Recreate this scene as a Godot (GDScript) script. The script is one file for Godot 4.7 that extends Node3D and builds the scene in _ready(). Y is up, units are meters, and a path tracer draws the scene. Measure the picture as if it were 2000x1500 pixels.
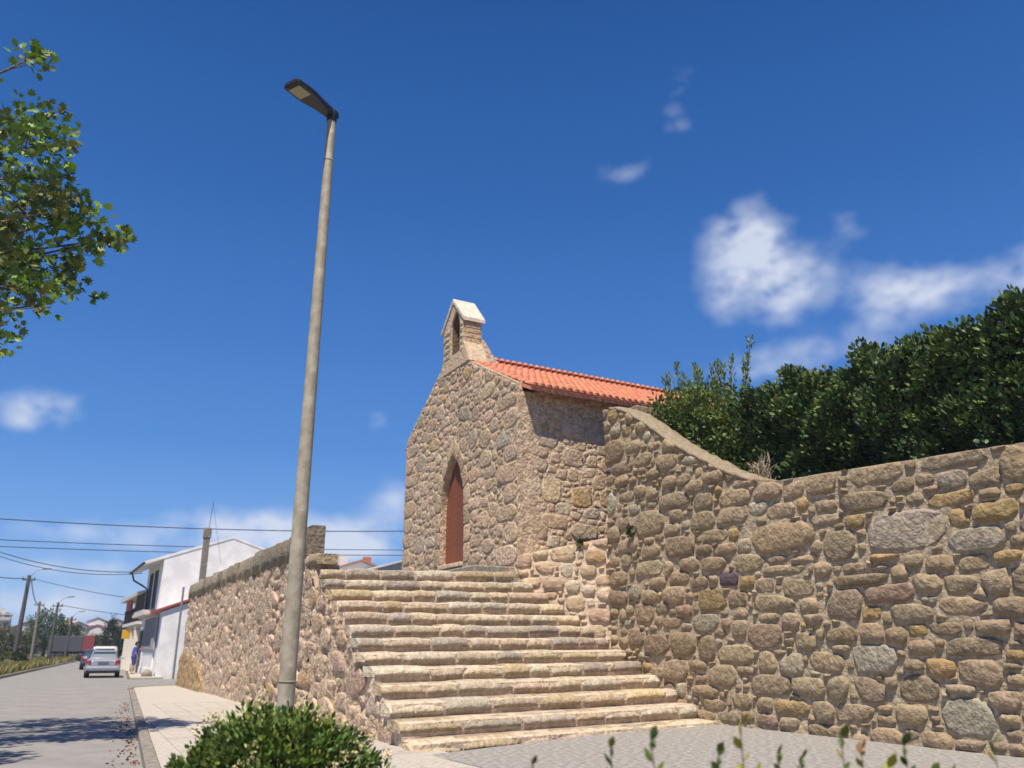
extends Node3D
# World: the old street runs towards -Z ("along" a = -z), the chapel side lies towards +X ("across" b = x), y is up. Road and wall bases are near y = 0.

class MB:
	var v := PackedVector3Array()
	var c := PackedColorArray()
	var n := PackedInt32Array()
	var col := Color(1, 1, 1)
	func p(x: Vector3) -> int:
		v.append(x)
		c.append(col)
		return v.size() - 1
	func t(i: int, j: int, k: int) -> void:
		n.append(i)
		n.append(j)
		n.append(k)
	func q(i: int, j: int, k: int, l: int) -> void:
		t(i, j, k)
		t(i, k, l)
	func face(pts: Array) -> void:
		var f := []
		for x in pts:
			f.append(p(x))
		for i in range(1, f.size() - 1):
			t(f[0], f[i], f[i + 1])
	func mesh(smooth := false) -> ArrayMesh:
		var vv := PackedVector3Array()
		var nn := PackedVector3Array()
		var cc := PackedColorArray()
		var ii := PackedInt32Array()
		if smooth:
			vv = v
			cc = c
			nn.resize(v.size())
			for k in range(0, n.size(), 3):
				var f := (v[n[k + 1]] - v[n[k]]).cross(v[n[k + 2]] - v[n[k]])
				for e in 3:
					nn[n[k + e]] += f
				ii.append(n[k])
				ii.append(n[k + 2])
				ii.append(n[k + 1])
			for k in nn.size():
				nn[k] = nn[k].normalized() if nn[k].length_squared() > 1e-20 else Vector3.UP
		else:
			for k in range(0, n.size(), 3):
				var f := (v[n[k + 1]] - v[n[k]]).cross(v[n[k + 2]] - v[n[k]]).normalized()
				for e in [0, 2, 1]:
					ii.append(vv.size())
					vv.append(v[n[k + e]])
					nn.append(f)
					cc.append(c[n[k + e]])
		var a := []
		a.resize(Mesh.ARRAY_MAX)
		a[Mesh.ARRAY_VERTEX] = vv
		a[Mesh.ARRAY_NORMAL] = nn
		a[Mesh.ARRAY_COLOR] = cc
		a[Mesh.ARRAY_INDEX] = ii
		var m := ArrayMesh.new()
		if ii.size() > 0:
			m.add_surface_from_arrays(Mesh.PRIMITIVE_TRIANGLES, a)
		return m

var rng := RandomNumberGenerator.new()
var nz := FastNoiseLite.new()
var M := {}
var ORDINAL := ["first", "second", "third", "fourth", "fifth", "sixth", "seventh", "eighth", "ninth", "tenth", "eleventh", "twelfth", "thirteenth", "fourteenth", "fifteenth", "sixteenth", "seventeenth", "eighteenth"]

func rf(a: float, b: float) -> float:
	return rng.randf_range(a, b)

func P(a: float, h: float, b: float) -> Vector3:
	return Vector3(b, h, -a)

# ---------------------------------------------------------------- scene bookkeeping
func tag(o: Node, label := "", category := "", group := "", kind := "") -> Node:
	if label:
		o.set_meta("label", label)
	if category:
		o.set_meta("category", category)
	if group:
		o.set_meta("group", group)
	if kind:
		o.set_meta("kind", kind)
	return o

func thing(called: String, label: String, category: String, at := Vector3.ZERO, turn := 0.0, group := "") -> Node3D:
	var o := Node3D.new()
	o.name = called
	o.position = at
	o.rotation.y = turn
	add_child(o, true)
	tag(o, label, category, group)
	return o

func put(called: String, mesh: Mesh, mat: Material, parent: Node) -> MeshInstance3D:
	var o := MeshInstance3D.new()
	o.name = called
	o.mesh = mesh
	o.material_override = mat
	parent.add_child(o, true)
	return o

func struct(called: String, mesh: Mesh, mat: Material, label := "") -> MeshInstance3D:
	var o := put(called, mesh, mat, self)
	tag(o, label, called.replace("_", " "), "", "structure")
	return o

# ---------------------------------------------------------------- shapes
func box(mb: MB, xf: Transform3D, s: Vector3, bev := 0.0) -> void:   # centred box, chamfered when bev > 0
	var first := mb.n.size()
	box_faces(mb, xf, s, bev)
	outward(mb, first, xf.origin)

func box_faces(mb: MB, xf: Transform3D, s: Vector3, bev: float) -> void:
	var h := s * 0.5
	if bev <= 0.0:
		var k := []
		for i in 8:
			k.append(xf * Vector3(h.x if i & 1 else -h.x, h.y if i & 2 else -h.y, h.z if i & 4 else -h.z))
		for f in [[4, 5, 7, 6], [1, 0, 2, 3], [5, 1, 3, 7], [0, 4, 6, 2], [6, 7, 3, 2], [0, 1, 5, 4]]:
			mb.face([k[f[0]], k[f[1]], k[f[2]], k[f[3]]])
		return
	bev = minf(bev, minf(h.x, minf(h.y, h.z)) * 0.9)
	var id := {}
	for i in 8:
		var sg := Vector3(1 if i & 1 else -1, 1 if i & 2 else -1, 1 if i & 4 else -1)
		for ax in 3:
			var q := sg * h
			for o in 3:
				if o != ax:
					q[o] -= sg[o] * bev
			id[Vector2i(i, ax)] = mb.p(xf * q)
	for ax in 3:
		var u := (ax + 1) % 3
		var w := (ax + 2) % 3
		for s1 in [0, 1]:
			var base: int = s1 << ax
			var r := [base, base | (1 << u), base | (1 << u) | (1 << w), base | (1 << w)]
			if s1 == 0:
				r.reverse()
			mb.q(id[Vector2i(r[0], ax)], id[Vector2i(r[1], ax)], id[Vector2i(r[2], ax)], id[Vector2i(r[3], ax)])
		for su in [0, 1]:
			for sw in [0, 1]:
				var lo: int = (su << u) | (sw << w)
				var hi: int = lo | (1 << ax)
				var e := [id[Vector2i(lo, u)], id[Vector2i(hi, u)], id[Vector2i(hi, w)], id[Vector2i(lo, w)]]
				if (su + sw) % 2 == 1:
					e.reverse()
				e.reverse()
				mb.q(e[0], e[1], e[2], e[3])
	for i in 8:
		var e := [id[Vector2i(i, 0)], id[Vector2i(i, 1)], id[Vector2i(i, 2)]]
		var odd := ((i & 1) + ((i >> 1) & 1) + ((i >> 2) & 1)) % 2 == 1
		if odd:
			mb.t(e[0], e[1], e[2])
		else:
			mb.t(e[0], e[2], e[1])

func outward(mb: MB, from: int, c: Vector3) -> void:   # turn the faces added since «from» away from c
	for k in range(from, mb.n.size(), 3):
		var a := mb.v[mb.n[k]]
		var f := (mb.v[mb.n[k + 1]] - a).cross(mb.v[mb.n[k + 2]] - a)
		if f.dot((a + mb.v[mb.n[k + 1]] + mb.v[mb.n[k + 2]]) / 3.0 - c) < 0.0:
			var w := mb.n[k + 1]
			mb.n[k + 1] = mb.n[k + 2]
			mb.n[k + 2] = w

func solid(mb: MB, from: int) -> void:   # turn a closed shape right side out
	var vol := 0.0
	var o := mb.v[mb.n[from]]
	for k in range(from, mb.n.size(), 3):
		vol += (mb.v[mb.n[k]] - o).dot((mb.v[mb.n[k + 1]] - o).cross(mb.v[mb.n[k + 2]] - o))
	if vol < 0.0:
		for k in range(from, mb.n.size(), 3):
			var w := mb.n[k + 1]
			mb.n[k + 1] = mb.n[k + 2]
			mb.n[k + 2] = w

func bx(lo: Vector3, hi: Vector3, bev := 0.0, smooth := false) -> ArrayMesh:
	var mb := MB.new()
	box(mb, Transform3D(Basis(), (lo + hi) * 0.5), (hi - lo).abs(), bev)
	return mb.mesh(smooth)

func tube(mb: MB, pts: Array, radii: Array, sides := 8, caps := true) -> void:
	var rings := []
	var ref := Vector3.UP
	for i in pts.size():
		var d: Vector3 = (pts[mini(i + 1, pts.size() - 1)] - pts[maxi(i - 1, 0)]).normalized()
		if absf(d.dot(ref)) > 0.95:
			ref = Vector3.RIGHT if absf(d.x) < 0.9 else Vector3.FORWARD
		var x := ref.cross(d).normalized()
		var y := d.cross(x)
		ref = y if false else ref
		var ring := []
		for k in sides:
			var a := TAU * k / sides
			ring.append(mb.p(pts[i] + (x * cos(a) + y * sin(a)) * radii[mini(i, radii.size() - 1)]))
		rings.append(ring)
	for i in rings.size() - 1:
		for k in sides:
			var k2 := (k + 1) % sides
			mb.q(rings[i][k], rings[i][k2], rings[i + 1][k2], rings[i + 1][k])
	if caps:
		for e in [0, rings.size() - 1]:
			var c := mb.p(pts[e])
			for k in sides:
				var k2 := (k + 1) % sides
				if e == 0:
					mb.t(c, rings[e][k2], rings[e][k])
				else:
					mb.t(c, rings[e][k], rings[e][k2])

func tube_mesh(pts: Array, radii: Array, sides := 8) -> ArrayMesh:
	var mb := MB.new()
	tube(mb, pts, radii, sides)
	return mb.mesh(true)

func extr(mb: MB, poly: PackedVector2Array, xf: Transform3D, z0: float, z1: float) -> void:   # front at z1
	if Geometry2D.is_polygon_clockwise(poly):
		poly = poly.duplicate()
		poly.reverse()
	var tri := Geometry2D.triangulate_polygon(poly)
	var f := []
	var r := []
	for x in poly:
		f.append(mb.p(xf * Vector3(x.x, x.y, z1)))
		r.append(mb.p(xf * Vector3(x.x, x.y, z0)))
	for k in range(0, tri.size(), 3):
		var a: Vector2 = poly[tri[k]]
		var i := tri[k + 1]
		var j := tri[k + 2]
		if (poly[i] - a).cross(poly[j] - a) < 0.0:
			var w := i
			i = j
			j = w
		mb.t(f[tri[k]], f[i], f[j])
		mb.t(r[tri[k]], r[j], r[i])
	for k in poly.size():
		var k2 := (k + 1) % poly.size()
		mb.q(f[k], r[k], r[k2], f[k2])

func extr_mesh(poly: PackedVector2Array, xf: Transform3D, z0: float, z1: float) -> ArrayMesh:
	var mb := MB.new()
	extr(mb, poly, xf, z0, z1)
	return mb.mesh(false)

func loft(mb: MB, rings: Array, closed := true, caps := true) -> void:   # skins a row of rings
	var first := mb.n.size()
	var id := []
	for r in rings:
		var ring := []
		for x in r:
			ring.append(mb.p(x))
		id.append(ring)
	var k: int = id[0].size()
	for i in id.size() - 1:
		for j in (k if closed else k - 1):
			var j2 := (j + 1) % k
			mb.q(id[i][j], id[i][j2], id[i + 1][j2], id[i + 1][j])
	if caps:
		for e in [0, id.size() - 1]:
			var m := Vector3.ZERO
			for x in rings[e]:
				m += x
			var c := mb.p(m / k)
			for j in k:
				var j2 := (j + 1) % k
				if e == 0:
					mb.t(c, id[e][j2], id[e][j])
				else:
					mb.t(c, id[e][j], id[e][j2])
	if closed:
		solid(mb, first)

func face_frame(b: float) -> Transform3D:      # a wall that looks towards the street; x = -along, y up, z out of the wall
	return Transform3D(Basis(Vector3(0, 0, 1), Vector3.UP, Vector3(-1, 0, 0)), Vector3(b, 0, 0))

func near_frame(a: float) -> Transform3D:      # a wall that looks towards the viewer; x = across
	return Transform3D(Basis(Vector3(1, 0, 0), Vector3.UP, Vector3(0, 0, 1)), Vector3(0, 0, -a))

func between(p0: Vector3, p1: Vector3) -> Transform3D:   # a wall from p0 to p1, seen with p0 on its left
	var u := p1 - p0
	u.y = 0
	u = u.normalized()
	return Transform3D(Basis(u, Vector3.UP, u.cross(Vector3.UP)), p0)

# ---------------------------------------------------------------- stone
func lerp_profile(prof: Array, u: float, k: int) -> float:
	for i in prof.size() - 1:
		if u <= prof[i + 1][0]:
			var w: float = prof[i + 1][0] - prof[i][0]
			return lerpf(prof[i][k], prof[i + 1][k], clampf((u - prof[i][0]) / maxf(w, 1e-5), 0, 1))
	return prof[-1][k]

func wall_core(parent: Node, called: String, xf: Transform3D, prof: Array, thick: float, mat: Material, disp: float, cell: float, col := Color(1, 1, 1)) -> void:   # prof: [u, bottom, top]
	var us := []
	for i in prof.size() - 1:
		var w: float = prof[i + 1][0] - prof[i][0]
		var m := maxi(1, int(ceil(w / cell)))
		for k in m:
			us.append(prof[i][0] + w * k / m)
	us.append(prof[-1][0])
	var mb := MB.new()
	mb.col = col
	var hmax := 0.0
	for q in prof:
		hmax = maxf(hmax, q[2] - q[1])
	var rows := maxi(2, int(ceil(hmax / cell)))
	var front := []
	var back := []
	for i in us.size():
		var u: float = us[i]
		var lo := lerp_profile(prof, u, 1)
		var hi := lerp_profile(prof, u, 2)
		var col_ := []
		for r in rows + 1:
			var y := lerpf(lo, hi, float(r) / rows)
			var z := nz.get_noise_3d(u * 9.0, y * 9.0, xf.origin.x * 7.0) * disp + nz.get_noise_3d(u * 2.1, y * 2.1, 40.0 + xf.origin.x) * disp
			col_.append(mb.p(xf * Vector3(u, y, z)))
		front.append(col_)
		back.append([mb.p(xf * Vector3(u, lo, -thick)), mb.p(xf * Vector3(u, hi, -thick))])
	for i in us.size() - 1:
		for r in rows:
			mb.q(front[i][r], front[i + 1][r], front[i + 1][r + 1], front[i][r + 1])
		var a: int = front[i][rows]
		var b: int = front[i + 1][rows]
		mb.face([mb.v[a], mb.v[b], mb.v[back[i + 1][1]], mb.v[back[i][1]]])
		mb.face([mb.v[back[i + 1][0]], mb.v[back[i][0]], mb.v[back[i][1]], mb.v[back[i + 1][1]]])
	for e in [0, us.size() - 1]:
		var pts := [mb.v[front[e][0]], mb.v[front[e][rows]], mb.v[back[e][1]], mb.v[back[e][0]]]
		if e > 0:
			pts.reverse()
		mb.face(pts)
	put(called, mb.mesh(true), mat, parent)

func se_radius(d: Vector2, hx: float, hy: float, e := 3.6) -> float:
	return 1.0 / pow(pow(absf(d.x) / hx, e) + pow(absf(d.y) / hy, e), 1.0 / e)

func half_clip(poly: PackedVector2Array, o: Vector2, d: Vector2) -> PackedVector2Array:   # keeps what lies behind the line through o with normal d
	var out := PackedVector2Array()
	for i in poly.size():
		var a := poly[i]
		var b := poly[(i + 1) % poly.size()]
		var da := (a - o).dot(d)
		var db := (b - o).dot(d)
		if da <= 0:
			out.append(a)
		if (da < 0 and db > 0) or (da > 0 and db < 0):
			out.append(a.lerp(b, da / (da - db)))
	return out

func resample(poly: PackedVector2Array, k: int) -> PackedVector2Array:
	var total := 0.0
	for i in poly.size():
		total += poly[i].distance_to(poly[(i + 1) % poly.size()])
	var out := PackedVector2Array()
	var step := total / k
	var next := 0.0
	var walked := 0.0
	for i in poly.size():
		var a := poly[i]
		var b := poly[(i + 1) % poly.size()]
		var l := a.distance_to(b)
		while next < walked + l and out.size() < k:
			out.append(a.lerp(b, (next - walked) / maxf(l, 1e-6)))
			next += step
		walked += l
	return out

func chaikin(poly: PackedVector2Array, w := 0.25) -> PackedVector2Array:
	var out := PackedVector2Array()
	for i in poly.size():
		var a := poly[i]
		var b := poly[(i + 1) % poly.size()]
		out.append(a.lerp(b, w))
		out.append(a.lerp(b, 1.0 - w))
	return out

func area(poly: PackedVector2Array) -> float:
	var s := 0.0
	for i in poly.size():
		s += poly[i].cross(poly[(i + 1) % poly.size()])
	return absf(s) * 0.5

func dome(mb: MB, poly: PackedVector2Array, xf: Transform3D, proud: float, edge := 0.035, back := -0.05, rough := 1.0) -> void:   # one stone: poly is its outline on the wall
	if Geometry2D.is_polygon_clockwise(poly):
		poly = poly.duplicate()
		poly.reverse()
	var c := Vector2.ZERO
	for x in poly:
		c += x
	c /= poly.size()
	var r := [[], [], []]
	var tilt := Vector2(rf(-0.08, 0.08), rf(-0.08, 0.08))
	for x in poly:
		var l := x.distance_to(c)
		var ins := 1.0 - minf(0.42, edge / maxf(l, 0.01))
		var w := rf(1.0 - 0.2 * rough, 1.0 + 0.16 * rough)
		var q: Vector2 = c + (x - c) * ins * rf(1.0 - 0.09 * rough, 1.0 + 0.03 * rough)
		r[0].append(mb.p(xf * Vector3(x.x, x.y, back)))
		r[1].append(mb.p(xf * Vector3(x.x, x.y, proud * 0.42 * w)))
		r[2].append(mb.p(xf * Vector3(q.x, q.y, proud * w + tilt.dot(q - c))))
	var m := mb.p(xf * Vector3(c.x, c.y, proud * rf(0.95, 1.3)))
	for i in poly.size():
		var j := (i + 1) % poly.size()
		mb.q(r[0][i], r[0][j], r[1][j], r[1][i])
		mb.q(r[1][i], r[1][j], r[2][j], r[2][i])
		mb.t(m, r[2][i], r[2][j])

func tone(list: Array, k: int) -> Color:
	var c: Color = list[k]
	var w := rf(0.84, 1.16)
	return Color(c.r * w * rf(0.96, 1.04), c.g * w, c.b * w * rf(0.94, 1.06))

func rubble(parent: Node, xf: Transform3D, outline: PackedVector2Array, keys: Array, g: Dictionary) -> void:
	var seeds := []
	var grid := {}
	var cs := 0.7
	var lo := Vector2(1e9, 1e9)
	var hi := Vector2(-1e9, -1e9)
	for x in outline:
		lo = lo.min(x)
		hi = hi.max(x)
	for k in keys:
		var gk := Vector2i(int(floor(k[0] / cs)), int(floor(k[1] / cs)))
		grid.get_or_add(gk, []).append(seeds.size())
		seeds.append(k)
	var holes: Array = g.get("holes", [])
	for s in g.sizes:
		for tries in int(s[2]):
			var x := rf(lo.x, hi.x)
			var y := rf(lo.y, hi.y)
			var hx: float = s[0] * rf(0.7, 1.35)
			var hy: float = s[1] * rf(0.8, 1.25)
			var gc := Vector2i(int(floor(x / cs)), int(floor(y / cs)))
			var ok := true
			for dx in [-1, 0, 1]:
				for dy in [-1, 0, 1]:
					if ok and grid.has(gc + Vector2i(dx, dy)):
						for j in grid[gc + Vector2i(dx, dy)]:
							var o = seeds[j]
							var ex: float = absf(x - o[0]) / (hx + o[2])
							var ey: float = absf(y - o[1]) / (hy + o[3])
							if pow(ex, 3.0) + pow(ey, 3.0) < g.get("pack", 0.66):
								ok = false
								break
			if not ok or not Geometry2D.is_point_in_polygon(Vector2(x, y), outline):
				continue
			for h in holes:
				if Geometry2D.is_point_in_polygon(Vector2(x, y), h):
					ok = false
			if not ok:
				continue
			grid.get_or_add(gc, []).append(seeds.size())
			var pick := 0
			var dice := rng.randf()
			pick = 1 if dice < g.get("ochre", 0.06) else 2 if dice < 0.18 else 4 if dice < 0.26 else 3 if dice < 0.265 else 0
			seeds.append([x, y, hx, hy, pick])
	var made := []
	for i in seeds.size():
		var s = seeds[i]
		var c := Vector2(s[0], s[1])
		var poly := PackedVector2Array()
		var ph := rf(0, TAU)
		var ph2 := rf(0, TAU)
		var ex := rf(2.3, 4.6)
		var spin: float = rf(-1.0, 1.0) * (g.get("spin", 0.12) if i >= keys.size() else 0.06)
		for k in 20:
			var an := TAU * k / 20.0
			var d := Vector2(cos(an), sin(an))
			poly.append(c + d.rotated(spin) * se_radius(d, s[2], s[3], ex) * (g.get("grow", 1.08) + 0.04 * sin(2 * an + ph) + 0.05 * sin(3 * an + ph2)))
		var gc := Vector2i(int(floor(c.x / cs)), int(floor(c.y / cs)))
		for dx in [-2, -1, 0, 1, 2]:
			for dy in [-1, 0, 1]:
				if grid.has(gc + Vector2i(dx, dy)):
					for j in grid[gc + Vector2i(dx, dy)]:
						if j == i:
							continue
						var o = seeds[j]
						var d := Vector2(o[0], o[1]) - c
						var l := d.length()
						if l < 0.001:
							continue
						d /= l
						var ri := se_radius(d, s[2], s[3])
						var rj := se_radius(d, o[2], o[3])
						var sx: float = d.x * l / (s[2] + o[2])
						var sy: float = d.y * l / (s[3] + o[3])
						if maxf(absf(sx), absf(sy)) < 1.35 and poly.size() > 2:
							var nn := Vector2(signf(sx) * pow(absf(sx), 2.6) / (s[2] + o[2]), signf(sy) * pow(absf(sy), 2.6) / (s[3] + o[3])).normalized()
							poly = half_clip(poly, c + d * (l * ri / (ri + rj)) - nn * g.gap * 0.5, nn)
		if poly.size() < 3 or area(poly) < 0.0022:
			continue
		poly = resample(chaikin(poly, g.get("round", 0.2)), 10 + rng.randi() % 3)
		var outside := false
		for x in poly:
			if not Geometry2D.is_point_in_polygon(x, outline):
				outside = true
		if outside:
			var cut := Geometry2D.intersect_polygons(poly, outline)
			if cut.is_empty():
				continue
			poly = cut[0]
			if area(poly) < 0.004:
				continue
			poly = resample(poly, 11)
		for h in holes:
			var cut := Geometry2D.clip_polygons(poly, h)
			if cut.is_empty() or area(cut[0]) < 0.004:
				poly = PackedVector2Array()
				break
			if cut[0].size() != poly.size():
				poly = resample(cut[0], 11)
		if poly.size() < 3:
			continue
		made.append([area(poly), poly, s[4]])
	made.sort_custom(func(p, q): return p[0] > q[0])
	var rest := MB.new()
	for i in made.size():
		var mb := MB.new() if i < g.most else rest
		mb.col = tone(g.tones, made[i][2])
		var stain := 1.0 + 0.22 * nz.get_noise_3d(made[i][1][0].x * 0.9, made[i][1][0].y * 0.9, xf.origin.x + 5.0)
		mb.col = Color(mb.col.r * stain, mb.col.g * stain, mb.col.b * stain * (0.96 + 0.08 * stain))
		dome(mb, made[i][1], xf, g.proud * rf(0.55, 1.45), g.get("edge", 0.035) * rf(0.55, 1.5), -0.05, g.get("rough", 1.0))
		if i < g.most:
			put("stone", mb.mesh(true), g.mat, parent)
	if rest.v.size() > 0:
		tag(put("small_stones", rest.mesh(true), g.mat, parent), "", "", "", "stuff")

func block(mb: MB, xf: Transform3D, l: float, d: float, h: float, jit := 0.015, lip := 0.035) -> void:   # a hewn block, x along its length from 0 to l, z = 0 its front face, reaching back to -d, y from 0 to h
	var rings := []
	var first := mb.n.size()
	var n := 4
	for i in n:
		var x := l * i / (n - 1)
		var e := 0.018 if i == 0 or i == n - 1 else 0.0
		var f := rf(-jit, jit) - e
		var t := rf(-jit, jit) * 0.8 - e * 0.7
		rings.append([Vector3(x, 0, f), Vector3(x, 0, -d), Vector3(x, h + t * 0.5, -d), Vector3(x, h + t, -lip * 1.5 + f), Vector3(x, h + t - lip * 0.5, -lip * 0.42 + f), Vector3(x, h * 0.5 - lip * 0.2 + t, f * 1.2 + 0.004)])
	var k := 6
	var id := []
	for r in rings:
		var ring := []
		for x in r:
			ring.append(mb.p(xf * x))
		id.append(ring)
	for i in n - 1:
		for j in k:
			var j2 := (j + 1) % k
			mb.q(id[i][j2], id[i][j], id[i + 1][j], id[i + 1][j2])
	for e in [0, n - 1]:
		var pts := []
		for x in rings[e]:
			pts.append(xf * x)
		mb.face(pts)
	outward(mb, first, xf * Vector3(l * 0.5, h * 0.5, -d * 0.5))

# ---------------------------------------------------------------- foliage
func leaf(l: float, w: float, fold := 0.25) -> ArrayMesh:   # an oval leaf folded along its midrib, stalk at the origin, tip towards +Y
	var mb := MB.new()
	var a := mb.p(Vector3.ZERO)
	var m1 := mb.p(Vector3(0, l * 0.5, -w * fold * 0.5))
	var tip := mb.p(Vector3(0, l, w * fold * 0.4))
	var r1 := mb.p(Vector3(w * 0.42, l * 0.3, w * fold * 0.5))
	var r2 := mb.p(Vector3(w * 0.5, l * 0.62, w * fold * 0.6))
	var l1 := mb.p(Vector3(-w * 0.42, l * 0.3, w * fold * 0.5))
	var l2 := mb.p(Vector3(-w * 0.5, l * 0.62, w * fold * 0.6))
	mb.t(a, r1, m1)
	mb.t(m1, r1, r2)
	mb.t(m1, r2, tip)
	mb.t(a, m1, l1)
	mb.t(m1, l2, l1)
	mb.t(m1, tip, l2)
	return mb.mesh(true)

func lobed_leaf(l: float) -> ArrayMesh:
	var mb := MB.new()
	var c := mb.p(Vector3(0, l * 0.4, -l * 0.05))
	var pts := [[0.0, 0.0], [0.28, 0.06], [0.6, 0.36], [0.32, 0.42], [0.42, 0.82], [0.14, 0.66], [0.0, 1.0], [-0.14, 0.66], [-0.42, 0.82], [-0.32, 0.42], [-0.6, 0.36], [-0.28, 0.06]]
	var id := []
	for q in pts:
		id.append(mb.p(Vector3(q[0] * l, q[1] * l, l * 0.12 * absf(q[0]))))
	for i in id.size():
		mb.t(c, id[i], id[(i + 1) % id.size()])
	return mb.mesh(true)

func leaves(called: String, parent: Node, mesh: Mesh, mat: Material, list: Array, kind := "stuff") -> void:   # list: [Transform3D, Color]
	var mm := MultiMesh.new()
	mm.transform_format = MultiMesh.TRANSFORM_3D
	mm.use_colors = true
	mm.mesh = mesh
	mm.instance_count = list.size()
	for i in list.size():
		mm.set_instance_transform(i, list[i][0])
		mm.set_instance_color(i, list[i][1])
	var o := MultiMeshInstance3D.new()
	o.name = called
	o.multimesh = mm
	o.material_override = mat
	parent.add_child(o, true)
	if kind:
		o.set_meta("kind", kind)

func rdir() -> Vector3:
	var z := rf(-1, 1)
	var a := rf(0, TAU)
	var r := sqrt(1 - z * z)
	return Vector3(r * cos(a), z, r * sin(a))

func aim(at: Vector3, d: Vector3, s: float) -> Transform3D:   # +Y along d, any roll
	d = d.normalized()
	var x := d.cross(rdir()).normalized()
	return Transform3D(Basis(x * s, d * s, x.cross(d) * s), at)

func shade(c: Color, spread := 0.25) -> Color:
	var w := rf(1 - spread, 1 + spread)
	return Color(c.r * w * rf(0.9, 1.12), c.g * w, c.b * w * rf(0.85, 1.1))

func spray(list: Array, at: Vector3, out: Vector3, n: int, r: float, size: float, cols: Array) -> void:   # a clump of leaves round a twig end
	var base: Color = cols[rng.randi() % cols.size()]
	base = shade(base, 0.22)
	for i in n:
		var d := rdir()
		var q := at + d * r * pow(rng.randf(), 0.5)
		list.append([aim(q, d * 0.8 + out + Vector3(0, 0.25, 0) + rdir() * 0.5, size * rf(0.7, 1.25)), shade(base, 0.14)])

func blob_tree(called: String, label: String, at: Vector3, w: float, h: float, trunk_h: float, cols: Array, n: int, size: float, group := "") -> void:
	var t := thing(called, label, "tree", at, 0.0, group)
	put("trunk", tube_mesh([Vector3(0, -0.3, 0), Vector3(rf(-0.1, 0.1), trunk_h, 0), Vector3(rf(-0.3, 0.3), trunk_h + h * 0.4, 0)], [0.045 * h, 0.032 * h, 0.012 * h], 7), M.bark, t)
	var list := []
	var sh := FastNoiseLite.new()
	sh.seed = rng.randi() % 10000
	sh.frequency = 0.9
	for k in n:
		var d := rdir()
		var bump := 0.82 + 0.5 * sh.get_noise_3d(d.x * 2.2, d.y * 2.2, d.z * 2.2)
		var r := bump * pow(rf(0.35, 1.0), 0.45)
		var q := Vector3(d.x * w * 0.5 * r, trunk_h + (h - trunk_h) * 0.5 + d.y * (h - trunk_h) * 0.54 * r, d.z * w * 0.5 * r)
		spray(list, q, d * 0.6, 9, size * 1.6, size, cols)
	leaves("crown", t, M.leaf_unit, M.foliage, list)

# ---------------------------------------------------------------- materials
func noise_tex(freq: float, oct: int, sd: int, c0: Color, c1: Color, size := 512, kind := FastNoiseLite.TYPE_SIMPLEX_SMOOTH, bias0 := 0.25, bias1 := 0.75) -> NoiseTexture2D:
	var f := FastNoiseLite.new()
	f.noise_type = kind
	f.seed = sd
	f.frequency = freq
	f.fractal_octaves = oct
	f.fractal_gain = 0.6
	var t := NoiseTexture2D.new()
	t.width = size
	t.height = size
	t.seamless = true
	t.noise = f
	var gr := Gradient.new()
	gr.offsets = PackedFloat32Array([bias0, bias1])
	gr.colors = PackedColorArray([c0, c1])
	t.color_ramp = gr
	return t

func mat(col: Color, rough := 0.9, albedo: Texture2D = null, height: Texture2D = null, cm := 1.0, scale := 1.0, vcol := false) -> StandardMaterial3D:   # col in linear, real-world reflectance
	var m := StandardMaterial3D.new()
	m.albedo_color = col.linear_to_srgb()
	m.roughness = rough
	m.vertex_color_use_as_albedo = vcol
	if albedo or height:
		m.uv1_triplanar = true
		m.uv1_world_triplanar = true
		m.uv1_scale = Vector3.ONE * scale
	if albedo:
		m.albedo_texture = albedo
	if height:
		m.heightmap_enabled = true
		m.heightmap_texture = height
		m.heightmap_scale = cm
	return m

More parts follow.
